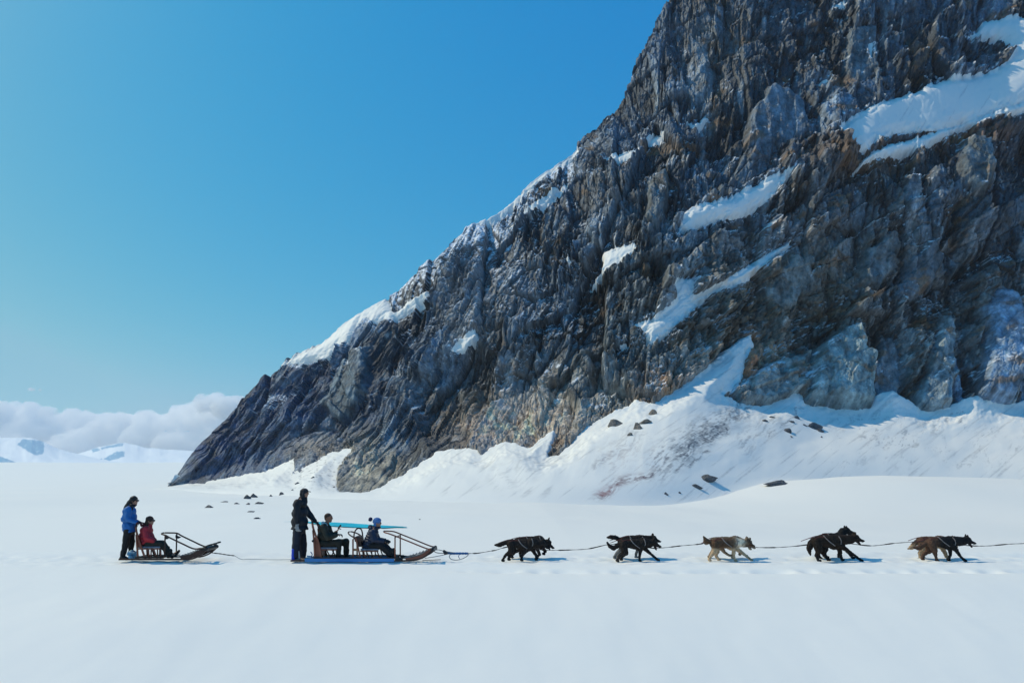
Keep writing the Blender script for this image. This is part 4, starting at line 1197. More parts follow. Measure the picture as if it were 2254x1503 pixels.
def passenger_in_red():
    base = L(325, 1204, 0)
    t = empty('person', base, 'seated passenger in a red jacket with dark hair and sunglasses on the rear sled', 'person', 'people riding the dog sleds')
    J = dict(head=(331, 1146, 0), neck=(327, 1158, 0), chest=(323, 1170, 0), pelvis=(322, 1195, 0),
             shN=(321, 1164, -.17), elN=(322, 1183, -.22), wrN=(341, 1192, -.14), shF=(326, 1164, .17), elF=(329, 1184, .2), wrF=(344, 1191, .12),
             hipN=(324, 1197, -.1), knN=(355, 1196, -.12), anN=(374, 1223, -.12), toeN=(386, 1219, -.13),
             hipF=(326, 1197, .1), knF=(358, 1195, .11), anF=(378, 1222, .11), toeF=(392, 1213, .12))
    d = (.9, .3, -.2)
    j = body(t, M_skin, J, {'N': (d, (0, .2, -1), (.2, 1, 0)), 'F': ((.9, -.3, -.2), (0, 0, -1), (0, 1, 0))}, .93)
    blob('jacket', [('e', (323, 1167, 0), (.155, .19, .12), 8), ('e', (322.5, 1180, 0), (.185, .21, .14), 0), ('e', (323, 1192, 0), (.20, .22, .12), 0), ('c', (328, 1157, 0), .088, (325, 1166, 0), .12),
                    ('c', J['shN'], .085, J['elN'], .075), ('c', J['elN'], .075, (338, 1191, -.15), .050), ('c', J['shF'], .085, J['elF'], .07), ('c', J['elF'], .07, (341, 1190, .13), .05), ('c', (330, 1186, 0), .13, (338, 1193, 0), .09)],
         M_red, t, voxel=.014, noise=.016, nscale=.10, seed=5)
    blob('hood', [('c', (318, 1156, 0), .06, (324, 1160, 0), .075), ('c', (320, 1159, -.07), .05, (320, 1159, .07), .05)], M_darkred, t, voxel=.012, noise=.008, nscale=.06)
    blob('trousers', [('e', (324, 1198, 0), (.17, .19, .09), 0), ('c', J['hipN'], .095, J['knN'], .078), ('c', J['knN'], .078, (371, 1219, -.12), .062), ('c', J['hipF'], .095, J['knF'], .078), ('c', J['knF'], .078, (375, 1218, .11), .06)],
         M_olivetr, t, voxel=.014, noise=.010, nscale=.09, seed=6)
    boot(t, (374, 1223.5, -.12), (385, 1223, -.12), M_boot, .05)
    blob('boot', [('c', (377, 1220, .11), .058, (380, 1223, .11), .054), ('c', (379, 1225, .11), .045, (391, 1215.5, .12), .040), ('c', (391, 1215.5, .12), .040, (394, 1212, .12), .034)], M_boot, t, voxel=.010)
    h = j['head']
    blob('hair', [('e', h + Vector((-.022, 0, .036)), (.104, .088, .092), 0), ('c', h + Vector((-.06, 0, -.01)), .070, L(323, 1155, 0), .07), ('c', h + Vector((-.05, -.06, -.02)), .035, L(326, 1158, -.07), .03)], M_hair_brown, t, voxel=.010, noise=.010, nscale=.05, seed=7)
    sunglasses(t, h, .95)
    for e, y in (('N', 1), ('F', -1)):
        dd = Vector((.9, .3 * y, -.2))
        blob('glove', hand_prims(j['wr' + e], dd, Vector((0, 0, -1)), Vector((0, 1, 0)), 1.1), M_boot, t, voxel=.0075, smooth=2)
M_darkred = simple('dark_red_lining', (.12, .012, .018), .75, .2, 12, .3)

def musher_in_black():
    base = L(657, 1236, 0)
    t = empty('person', base, 'tall standing musher in black coat and cap with grey glove on the front sled', 'person', 'people riding the dog sleds')
    J = dict(head=(670.5, 1085, 0), neck=(665, 1098, 0), chest=(660, 1114, 0), pelvis=(659, 1160, 0),
             shN=(655, 1107, -.19), elN=(652, 1133, -.25), wrN=(654, 1156, -.24), shF=(665, 1107, .19), elF=(682, 1133, .22), wrF=(696, 1149, .17),
             hipN=(655, 1165, -.1), knN=(652, 1198, -.12), anN=(650.5, 1227, -.13), toeN=(661, 1233, -.13),
             hipF=(663, 1165, .1), knF=(667, 1198, .12), anF=(667.5, 1227, .13), toeF=(678, 1233, .13))
    j = body(t, M_skin, J, {'N': ((.1, .1, -1), (.6, .8, 0), (1, 0, 0)), 'F': ((.8, -.1, -.55), (-.3, 0, -1), (0, 1, 0))}, 1.0)
    hem = L(659, 1164.5, 0)
    blob('coat', [('e', (660, 1110, 0), (.185, .21, .12), 0), ('e', (656, 1107, -.17), (.115, .10, .10), 0), ('e', (665, 1107, .17), (.115, .10, .10), 0), ('e', (660, 1128, 0), (.21, .22, .18), 0), ('e', (660, 1148, 0), (.215, .22, .20), 0), ('e', (660, 1164, 0), (.222, .22, .15), 0),
                  ('c', J['shN'], .095, J['elN'], .078), ('c', J['elN'], .078, (654, 1152, -.24), .055), ('c', J['shF'], .095, J['elF'], .078), ('c', J['elF'], .078, (693, 1146, .18), .052),
                  ('c', (665, 1096, 0), .085, (664, 1104, 0), .12), ('c', (672, 1097, 0), .06, (671, 1104, 0), .08)], M_black, t, voxel=.014, noise=.013, nscale=.11, cuts=((hem, (0, 0, -1)),), seed=8)
    blob('trousers', [('e', (659, 1166, 0), (.165, .18, .11), 0), ('c', J['hipN'], .115, J['knN'], .105), ('c', J['knN'], .105, (651, 1222, -.13), .10), ('c', J['hipF'], .11, J['knF'], .10), ('c', J['knF'], .10, (667, 1222, .13), .092)],
         M_navytr, t, voxel=.014, noise=.012, nscale=.10, cuts=((L(659, 1231, 0), (0, 0, -1)),), seed=9)
    blob('side_stripe', [('c', (645.5, 1210, -.19), .045, (645.5, 1229, -.19), .045)], M_gaiter, t, voxel=.010, noise=.004, nscale=.05)
    blob('trouser_zip', [('c', (658, 1213, -.20), .018, (659, 1228, -.21), .022)], M_grey, t, voxel=.008)
    for a, b in (((650.5, 1229, -.13), (661, 1232.5, -.13)), ((667.5, 1228, .13), (677, 1232, .13))):
        boot(t, a, b, M_tanboot, .05)
    h = j['head']
    blob('cap', [('e', h + Vector((-.012, 0, .045)), (.112, .098, .085), 0), ('c', h + Vector((-.07, 0, -.02)), .055, h + Vector((-.05, 0, -.10)), .06), ('c', h + Vector((-.01, -.082, .0)), .030, h + Vector((.0, -.078, -.08)), .03),
                 ('c', h + Vector((-.01, .082, .0)), .030, h + Vector((.0, .078, -.08)), .03)], M_black, t, voxel=.010, noise=.006, nscale=.06, seed=10)
    blob('cap_brim', [('e', h + Vector((.105, 0, .040)), (.062, .075, .012), 8)], M_black, t, voxel=.007, smooth=1)
    blob('glove', hand_prims(j['wrN'], Vector((.1, .1, -1)), Vector((.6, .8, 0)), Vector((1, 0, 0)), 1.35) + [('c', j['wrN'] + Vector((0, 0, .03)), .045, j['wrN'], .04)], M_grey, t, voxel=.0085, smooth=2)
    blob('glove', hand_prims(j['wrF'], Vector((.8, -.1, -.55)), Vector((-.3, 0, -1)), Vector((0, 1, 0)), 1.2) + [('c', j['wrF'] + Vector((-.04, 0, .03)), .038, j['wrF'], .034)], M_boot, t, voxel=.0085, smooth=2)
    blob('badge', [('e', (667, 1113, -.215), (.022, .012, .022), 0)], M_olive, t, voxel=.006, smooth=1)

def man_in_olive():
    base = L(718, 1206, 0)
    t = empty('person', base, 'seated man in a dark olive jacket with cropped brown hair raising his hands', 'person', 'people riding the dog sleds')
    J = dict(head=(723.5, 1139.5, 0), neck=(719, 1152, 0), chest=(715, 1168, 0), pelvis=(713, 1196, 0),
             shN=(713, 1160, -.19), elN=(722, 1183, -.23), wrN=(744, 1176, -.16), shF=(719, 1160, .19), elF=(731, 1180, .2), wrF=(741, 1169, .14),
             hipN=(716, 1198, -.1), knN=(745, 1193, -.14), anN=(745, 1222, -.13), toeN=(756, 1228, -.13),
             hipF=(718, 1198, .1), knF=(762, 1192, .13), anF=(761, 1222, .14), toeF=(773, 1228, .14))
    j = body(t, M_skin_tan, J, {'N': ((1, .1, -.05), (.2, .1, -1), (0, 1, .2)), 'F': ((.6, -.1, .75), (.5, 0, -.6), (0, 1, 0))}, .98)
    blob('jacket', [('e', (716, 1163, 0), (.17, .20, .12), 5), ('e', (715, 1178, 0), (.20, .215, .15), 0), ('e', (715, 1194, 0), (.205, .215, .13), 0), ('c', (718, 1153, 0), .08, (717, 1160, 0), .12),
                    ('c', J['shN'], .09, J['elN'], .078), ('c', J['elN'], .075, (740, 1178, -.17), .050), ('c', J['shF'], .09, J['elF'], .075), ('c', J['elF'], .072, (739, 1172, .15), .048)],
         M_olive, t, voxel=.014, noise=.013, nscale=.10, seed=12)
    blob('collar', [('c', (712, 1151, -.05), .042, (711, 1156, -.10), .045), ('c', (712, 1151, .05), .042, (711, 1156, .10), .045), ('c', (711, 1151, -.05), .045, (711, 1151, .05), .045), ('c', (715, 1152, -.09), .03, (720, 1156, -.10), .026)], M_white, t, voxel=.010, noise=.006, nscale=.05)
    blob('trousers', [('e', (717, 1200, 0), (.18, .195, .09), 0), ('c', J['hipN'], .10, J['knN'], .085), ('c', J['knN'], .085, (745, 1220, -.13), .068), ('c', J['hipF'], .10, J['knF'], .088), ('c', J['knF'], .086, (762, 1220, .14), .066)],
         M_olivetr, t, voxel=.014, noise=.011, nscale=.09, seed=13)
    boot(t, (745, 1221.5, -.13), (755, 1225, -.13), M_boot, .052); boot(t, (761, 1221.5, .14), (772, 1225, .14), M_boot, .052)
    h = j['head']
    blob('hair', [('e', h + Vector((-.024, 0, .046)), (.094, .082, .078), -6), ('c', h + Vector((-.075, 0, .02)), .040, h + Vector((-.070, 0, -.03)), .034)], M_hair_brown, t, voxel=.008, noise=.004, nscale=.03, seed=14)
    ph = blob('held_phone', [('c', j['wrF'] + Vector((.05, -.02, .08)), .024, j['wrF'] + Vector((.10, -.02, .15)), .022)], M_glass, None, voxel=.008, smooth=1)
    tag(ph, 'small dark phone held up by the man in the olive jacket', 'phone')

def passenger_in_bobble_hat():
    base = L(812, 1208, 0)
    t = empty('person', base, 'seated passenger in navy puffer jacket and blue bobble hat on the front sled', 'person', 'people riding the dog sleds')
    J = dict(head=(831, 1150.5, 0), neck=(825, 1163, 0), chest=(821, 1174, 0), pelvis=(812, 1199, 0),
             shN=(819, 1170, -.18), elN=(824, 1188, -.22), wrN=(846, 1191, -.12), shF=(824, 1170, .17), elF=(832, 1187, .2), wrF=(849, 1190, .08),
             hipN=(814, 1200, -.1), knN=(841, 1200, -.13), anN=(860, 1223, -.13), toeN=(869, 1228, -.13),
             hipF=(816, 1200, .1), knF=(845, 1199, .11), anF=(866, 1222, .12), toeF=(877, 1228, .12))
    d = (.9, .35, -.15)
    j = body(t, M_skin, J, {'N': (d, (0, .2, -1), (.2, 1, 0)), 'F': ((.9, -.3, -.2), (0, 0, -1), (0, 1, 0))}, .93)
    pr = [('c', (825, 1162, 0), .085, (822, 1170, 0), .13)]
    for k in range(7):
        f = k / 6
        pr.append(('e', (822 - 9 * f, 1169 + 33 * f, 0), (.150 + .07 * f, .20 + .02 * f, .044), 14))
    pr.append(('c', (821, 1172, 0), .12, (811, 1198, 0), .165))
    for e, y in (('N', -1), ('F', 1)):
        a, b, c = V3(J['sh' + e]), V3(J['el' + e]), V3(J['wr' + e])
        for k in range(5): pr.append(('e', a.lerp(b, k / 4), (.088, .082, .060), -10))
        for k in range(1, 5): pr.append(('e', b.lerp(c, k / 4.6), (.050, .070, .068), 0))
    blob('jacket', pr, M_puffer, t, voxel=.013, smooth=2, noise=.007, nscale=.08, seed=15)
    blob('hood', [('c', (815, 1160, 0), .065, (820, 1164, 0), .08), ('c', (817, 1163, -.08), .055, (817, 1163, .08), .055), ('c', (829, 1161, 0), .045, (836, 1160, 0), .030), ('c', (826, 1162, -.07), .04, (834, 1162, -.03), .03)], M_puffer, t, voxel=.011, noise=.010, nscale=.04, seed=16)
    blob('trousers', [('e', (816, 1202, 0), (.19, .19, .085), 0), ('c', J['hipN'], .10, J['knN'], .09), ('c', J['knN'], .09, (859, 1220, -.13), .075), ('c', J['hipF'], .10, J['knF'], .09), ('c', J['knF'], .09, (864, 1219, .12), .072)],
         M_blacktr, t, voxel=.014, noise=.011, nscale=.09, seed=17)
    boot(t, (860, 1222, -.13), (869, 1225.5, -.13), M_boot, .056); boot(t, (866, 1222, .12), (876, 1225.5, .12), M_boot, .054)
    h = j['head']
    hat = blob('bobble_hat', [('e', h + Vector((-.018, 0, .048)), (.112, .098, .092), -14), ('c', h + Vector((-.06, -.06, -.02)), .035, h + Vector((-.045, -.062, -.06)), .026)], M_blueknit, t, voxel=.009, noise=.006, nscale=.03, seed=18)
    blob('pompom', [('e', L(815.5, 1142.5, 0), (.052, .052, .052), 0)], M_navyknit, hat, voxel=.008, noise=.014, nscale=.018, seed=19)
    for e, y in (('N', 1), ('F', -1)):
        blob('mitten', [('c', j['wr' + e], .042, j['wr' + e] + Vector((.10, .03 * y, -.02)), .036), ('c', j['wr' + e] + Vector((.03, .03 * y, .02)), .018, j['wr' + e] + Vector((.07, .05 * y, .03)), .015)], M_boot, t, voxel=.008, smooth=2)

# ------------------------------------------------------------------ sleds
YN, YF = -.27, .27
def U_rail(t, pts_near, back, mat, r=.017, shift=.05):
    """handrail: near bar, rounded loop at the back, far bar"""
    n = [L(x, y, YN) for x, y in pts_near]                       # from nose to the loop end
    f = [p + Vector((shift, YF - YN, 0)) for p in n]
    e = n[-1]
    bk = L(back[0], back[1], 0)
    mid = [Vector((e.x + (bk.x - e.x) * .75, Y0 + YN + .10, e.z + (bk.z - e.z) * .6)), bk, Vector((e.x + shift + (bk.x - e.x) * .75, Y0 + YF - .10, e.z + (bk.z - e.z) * .6))]
    return tube('handrail', n + mid + f[::-1], r, mat, t, seg=10)

def twin(fn, *a):
    for y in (YN, YF): fn(y, *a)

def far(p, y, shift=.05):
    """a point given on the near plane, moved to plane y"""
    q = L(p[0], p[1], YN)
    return q + Vector(((shift if y > 0 else 0), y - YN, 0))

def chair(t, seat_l, seat_r, seat_y, foot_y, legs, mat=M_wood):
    st = plate('seat', [(seat_l, seat_y), (seat_r, seat_y), (seat_r, seat_y + 3.5), (seat_l, seat_y + 3.5)], -.22, .22, M_seat, t, .012)
    tube('seat_rail', [(seat_l, seat_y + 5, -.225), (seat_r, seat_y + 5, -.225)], .012, M_wood, st, smooth_path=False, flat=(.03, .03))
    tube('seat_rail', [(seat_l, seat_y + 5, .225), (seat_r, seat_y + 5, .225)], .012, M_wood, st, smooth_path=False, flat=(.03, .03))
    for x0, x1 in legs:
        for y in (-.23, .23):
            a = L(x0, seat_y + 4, -.23); b = L(x1, foot_y, -.23)
            a.y += y + .23; b.y += y + .23
            tube('leg', [a, b], .016, mat, st, smooth_path=False, seg=10)
    return st

def front_sled():
    t = empty('dog_sled', L(790, 1236, 0), 'long front dog sled with two seats, brown wood rails and blue runners', 'dog sled', 'wooden dog sleds')
    for y in (YN, YF):
        rn = tube('runner', [far((640, 1233.6), y), far((700, 1233.6), y), far((860, 1233.6), y), far((905, 1233), y), far((925, 1229), y), far((940, 1221.5), y), far((952, 1210.5), y)], 0, M_dwood, t, flat=(.055, .035))
        tube('runner_strip', [far((672, 1232.2), y), far((868, 1232.2), y)], 0, M_bluepl, rn, flat=(.075, .075), smooth_path=False)
        tube('side_rail', [far((691, 1227.4), y), far((760, 1227.4), y), far((878, 1228.2), y)], 0, M_dwood, t, flat=(.05, .032))
        tube('bow_board', [far((893, 1231.5), y), far((918, 1228.8), y), far((934, 1220.5), y), far((949, 1209.5), y)], 0, M_wood, t, flat=(.035, .085))
        tube('stanchion', [far((869.5, 1181.5), y), far((869.5, 1229), y)], .017, M_wood, t, smooth_path=False, seg=10)
    for k in range(11):     # deck slats
        x = 700 + k * 17
        tube('deck_slat', [far((x, 1226), YN), far((x, 1226), YF, 0)], 0, M_dwood, t, flat=(.06, .016), smooth_path=False)
    U_rail(t, [(950, 1208), (937.4, 1206.2), (900, 1191.2), (872, 1180), (856, 1174)], (845.5, 1168.5), M_wood)
    tube('cross_bar', [far((869.5, 1182), YN), far((869.5, 1182), YF)], .015, M_wood, t, smooth_path=False)
    blob('nose_bumper', [('c', far((951, 1209), YN), .045, far((951, 1209), YF, .03), .045), ('c', far((953, 1212), YN), .03, far((953, 1212), YF, .03), .03)], M_blackpl, t, voxel=.010)
    blob('joint_block', [('c', far((872, 1230), YN), .035, far((884, 1231), YN), .035)], M_blackpl, t, voxel=.008)
    blob('joint_block', [('c', far((872, 1230), YF), .035, far((884, 1231), YF), .035)], M_blackpl, t, voxel=.008)
    # cord netting of the front basket
    netting(t, (887, 1228), (946, 1208), 8)
    # rear seat
    for y in (-.25, .25):
        q = lambda px, py: (L(px, py, -.25) + Vector((0, y + .25, 0)))
        sp = tube('back_post', [q(687.5, 1151), q(689.5, 1162), q(695, 1178), q(702, 1198), q(706.5, 1227)], .02, M_wood, t, flat=(.03, .045))
        tube('rear_post', [q(689, 1166), q(691.5, 1195), q(693, 1227)], .018, M_wood, t, flat=(.03, .04))
    plate('back_panel', [(691, 1182), (696, 1181), (704, 1206), (707, 1226.5), (693.5, 1226.5)], -.235, .235, M_wood, t)
    tube('handlebar', [L(687.5, 1151, -.25), L(686.5, 1147.5, -.15), L(686.5, 1146.5, 0), L(687, 1146.2, .15), L(688, 1150, .25)], .019, M_dwood, t, seg=10)
    blob('bracket', [('e', L(689, 1190, -.26), (.035, .025, .035), 0)], M_blackpl, t, voxel=.008)
    chair(t, 700, 742, 1204.5, 1226.5, ((704, 710), (718, 728), (735, 730)), M_dwood)
    # front seat
    for y in (-.25, .25):
        q = lambda px, py: (L(px, py, -.25) + Vector((0, y + .25, 0)))
        tube('rear_post', [q(777, 1186), q(777, 1227)], .018, M_wood, t, flat=(.03, .035), smooth_path=False)
        tube('back_post', [q(783, 1183), q(787, 1200), q(793.5, 1227)], .018, M_wood, t, flat=(.03, .035))
    plate('back_panel', [(779, 1182.5), (797, 1182.5), (799, 1190), (781, 1192)], -.235, -.205, M_dwood, t)
    plate('back_panel', [(781, 1181), (793, 1181), (796, 1203), (785, 1203)], -.20, .20, M_dwood, t)
    plate('cross_board', [(778, 1207), (790, 1207), (790, 1212), (778, 1212)], -.24, -.21, M_tanwood, t)
    hoop = []
    for k in range(20):
        a = 2 * math.pi * k / 20
        c = L(782, 1177.5, 0); 
        hoop.append(c + Vector((.175 * math.cos(a), .20 * math.sin(a), -.075 * math.cos(a) + .030 * math.sin(a))))
    tube('handle_hoop', hoop, .017, M_dwood, t, closed=True, smooth_path=False, seg=10)
    tube('handle_arch', [L(779, 1186, -.22), L(780, 1172, -.17), L(785, 1164, -.08), L(790, 1162, 0), L(795, 1164.5, .10), L(797.5, 1172, .18), L(798.5, 1184, .22)], .018, M_dwood, t, seg=10)
    chair(t, 793, 833, 1207.5, 1226.5, ((798, 800), (806, 812), (818, 819), (830, 835)), M_dwood)
    mb = blob('snow_brake', [('c', L(676, 1228, -.1), .035, L(690, 1231, .1), .05), ('c', L(678, 1224, 0), .03, L(688, 1228, .05), .04), ('c', L(672, 1232, -.1), .04, L(686, 1232, .1), .04)], M_mat, t, voxel=.010, noise=.02, nscale=.05)
    tube('brake_bar', [L(684, 1214, .05), L(687, 1220, .0), L(683, 1230, -.1)], .012, M_bluepl, t)

def netting(t, a, b, n):
    """pale cords woven between the bow boards; all of it one net"""
    P = []
    A0, B0 = L(a[0], a[1], YN + .03), L(b[0], b[1], YN + .03)
    A1, B1 = A0 + Vector((.04, .48, .0)), B0 + Vector((.04, .48, 0))
    bm = bmesh.new()
    def cord(p, q, r=.006, sag=.0):
        pts = [p.lerp(q, k / 8) - Vector((0, 0, sag * math.sin(math.pi * k / 8))) for k in range(9)]
        prev = None
        for i, c in enumerate(pts):
            d = (pts[min(i + 1, 8)] - pts[max(i - 1, 0)]).normalized()
            s_ = d.cross(Vector((0, 0, 1))).normalized(); u = s_.cross(d)
            ring = [bm.verts.new(c + (s_ * math.cos(k * math.pi / 2.5) + u * math.sin(k * math.pi / 2.5)) * r) for k in range(5)]
            if prev:
                for k in range(5): bm.faces.new((prev[k], prev[(k + 1) % 5], ring[(k + 1) % 5], ring[k]))
            prev = ring
    for k in range(n + 1):
        f = k / n
        cord(A0.lerp(B0, f), A1.lerp(B1, f), sag=.03)
        if k < n:
            g = (k + 1) / n
            cord(A0.lerp(B0, f), A1.lerp(B1, g), sag=.03); cord(A0.lerp(B0, g), A1.lerp(B1, f), sag=.03)
    for f in (0, .25, .5, .75, 1):
        cord(A0.lerp(A1, f), B0.lerp(B1, f), .008, .04 + .03 * math.sin(math.pi * f))
    me = bpy.data.meshes.new('basket_net'); bm.to_mesh(me); bm.free()
    return mesh_obj('basket_net', me, M_cord, t)
M_tanwood = simple('tan_wood', (.28, .15, .07), .5, .3, 6, .2, 30)

def rear_sled():
    t = empty('dog_sled', L(360, 1232, 0), 'shorter rear dog sled with one seat, dark rails and an upturned nose', 'dog sled', 'wooden dog sleds')
    for y in (YN, YF):
        rn = tube('runner', [far((262, 1230.6), y), far((300, 1230.6), y), far((400, 1230.6), y), far((420, 1230), y), far((438, 1223), y), far((455, 1209), y)], 0, M_dwood, t, flat=(.05, .035))
        tube('side_rail', [far((298, 1227), y), far((360, 1227), y)], 0, M_dwood, t, flat=(.045, .028), smooth_path=False)
        tube('bow_board', [far((398, 1227.5), y), far((422, 1223), y), far((440, 1214), y), far((455, 1205.5), y)], 0, M_dwood, t, flat=(.04, .10))
        tube('stanchion', [far((363.5, 1178.5), y), far((362, 1227), y)], .018, M_dwood, t, smooth_path=False, seg=10)
    for k in range(7):
        x = 303 + k * 14
        tube('deck_slat', [far((x, 1226), YN), far((x, 1226), YF, 0)], 0, M_dwood, t, flat=(.06, .016), smooth_path=False)
    U_rail(t, [(444, 1206), (426, 1207), (400, 1195.5), (375, 1183.5), (364, 1177.5)], (359, 1172.5), M_dwood, .019)
    plate('gusset', [(364, 1180), (372, 1183.5), (369, 1186), (364, 1186.5)], YN - .01, YN + .01, M_blackpl, t, .003)
    plate('gusset', [(386, 1177), (399, 1182), (392, 1185), (386, 1184)], YF - .03, YF - .01, M_blackpl, t, .003)
    tube('nose_bow', [far((446, 1206), YN), far((456, 1201), YN), far((465, 1198), YN + .12), far((467, 1197.5), 0), far((466, 1196.5), YF - .12), far((458, 1198), YF), far((447, 1203), YF)], .020, M_blackpl, t, seg=10)
    plate('nose_board', [(396, 1226.5), (420, 1221), (440, 1212.5), (455, 1204), (456, 1211), (440, 1221), (420, 1228.5), (400, 1230)], YF - .05, YF + .03, M_dwood, t)
    blob('nose_pad', [('c', far((444, 1207.5), YN), .04, far((454, 1207.5), YN), .05), ('c', far((446, 1207.5), YF), .04, far((454, 1207.5), YF), .05), ('c', far((453, 1208), YN), .05, far((453, 1208), YF), .05)], M_blackpl, t, voxel=.012)
    netting(t, (389, 1224.5), (441, 1206.5), 9)
    for y in (-.25, .25):
        q = lambda px, py: (L(px, py, -.25) + Vector((0, y + .25, 0)))
        tube('back_post', [q(299, 1160), q(301, 1172), q(306, 1190), q(313, 1210), q(320, 1230)], .02, M_wood, t, flat=(.03, .04))
        tube('rear_post', [q(300, 1176), q(301, 1195), q(304, 1230)], .018, M_wood, t, flat=(.03, .035))
    plate('back_panel', [(300, 1180), (305, 1180), (311, 1204), (302, 1204)], -.235, .235, M_wood, t)
    tube('handlebar', [L(299, 1160, -.25), L(300, 1154, -.2), L(303, 1151.5, -.1), L(304, 1151, 0), L(305, 1150.5, .1), L(302, 1153, .2), L(301, 1159, .25)], .018, M_dwood, t, seg=10)
    chair(t, 303, 352, 1202.5, 1229.5, ((303, 304), (327, 328), (333, 332), (338, 346), (354, 354)), M_wood)
    mat = blob('drag_mat', [('c', L(284, 1219, -.05), .05, L(296, 1225, .1), .07), ('c', L(288, 1216, .05), .05, L(297, 1219, 0), .05), ('c', L(286, 1227, -.1), .05, L(298, 1228, .1), .05)], M_mat, t, voxel=.010, noise=.035, nscale=.06, seed=30)

def ropes():
    t = empty('tow_rope', L(515, 1222, .1), 'thin slack rope lying on the snow between the two sleds', 'rope')
    pts = [(456, 1212, 0), (468, 1216, 0), (484, 1218, 0), (500, 1220.5, .05), (516, 1222.5, .1)]
    tube('line', pts, .009, M_dcord, t, radii=[.008 + .006 * abs(math.sin(i * .9)) for i in range(30)])
    gp = []
    for x in range(530, 660, 12):
        p = L(x, 1226, .25); z = float(gz(p.x, p.y)) + .012
        gp.append(Vector((p.x, p.y + .05 * math.sin(x), z)))
    tube('ground_line', [L(516, 1222.5, .1)] + gp, .006, M_cord, t)
    g = empty('gang_line', L(1260, 1210, .25), 'long thin rope running from the front sled past all the dogs', 'rope')
    y = .22
    seg = [[(1030, 1217.5), (1050, 1217), (1075, 1213), (1090, 1210.5)], [(1090, 1210.5), (1120, 1203), (1160, 1206), (1200, 1210), (1222, 1210.5), (1257, 1209.6), (1294, 1207.4), (1333, 1198.8)],
           [(1333, 1198.8), (1370, 1196), (1410, 1202), (1440, 1206), (1470, 1204), (1500, 1200.5), (1530, 1198), (1552, 1195)], [(1552, 1195), (1580, 1193), (1620, 1199), (1650, 1203), (1675, 1204.5), (1710, 1204.3), (1750, 1201.5), (1787, 1197)],
           [(1787, 1197), (1830, 1193), (1870, 1196), (1914, 1200.5), (1940, 1198.8), (1970, 1195), (2018, 1191.5)], [(2018, 1191.5), (2060, 1190), (2110, 1198), (2150, 1201), (2180, 1200.5), (2220, 1197), (2254, 1195.5), (2300, 1193), (2420, 1190)]]
    for i, sg in enumerate(seg):
        P = [L(a, b, y) for a, b in sg]
        n = len(catmull(P, 6))
        rad = [.0075 + .007 * (1 if (k % 11) in (4, 5, 6, 7) else 0) + .002 * math.sin(k * 1.7 + i) for k in range(n)]
        tube('line_section', P, .009, M_dcord, g, radii=rad)
    b = empty('bridle', L(955, 1211, 0), 'tangle of grey and blue bridle ropes in front of the front sled nose', 'rope')
    tube('bridle_rope', [(953, 1211, -.22), (965, 1209.5, -.1), (980, 1213, 0), (1000, 1216, .1)], .009, M_cord, b)
    tube('bridle_rope', [(953, 1211, .22), (962, 1216, .18), (980, 1217, .12), (1000, 1217, .1)], .010, M_cord, b)
    tube('bridle_rope', [(935, 1228, -.2), (955, 1225, -.1), (975, 1221, 0), (990, 1218, .05)], .008, M_cord, b)
    tube('bridle_rope', [(930, 1233, -.25), (950, 1232, -.15), (970, 1231, 0)], .008, M_dcord, b)
    tube('bungee', [(980, 1214.5, .1), (992, 1217.5, .1), (1004, 1217.5, .12), (1018, 1217.5, .15), (1030, 1217.5, .2)], .026, M_bcord, b, radii=[.02 + .012 * abs(math.sin(k * 1.1)) for k in range(40)])
    tube('slack_loop', [(993, 1218, .05), (989, 1224, .0), (993, 1230, 0), (1003, 1232, 0), (1015, 1230, .05), (1026, 1225, .1), (1032, 1219, .15)], .009, M_cord, b)
    tube('slack_loop', [(1012, 1219, .1), (1009, 1224, .1), (1012, 1229, .05)], .008, M_bcord, b)
    blob('knot', [('c', L(977, 1213, 0), .035, L(984, 1217, .05), .03), ('e', L(980, 1216, 0), (.05, .04, .045), 0)], M_dcord, b, voxel=.009, noise=.012, nscale=.03)

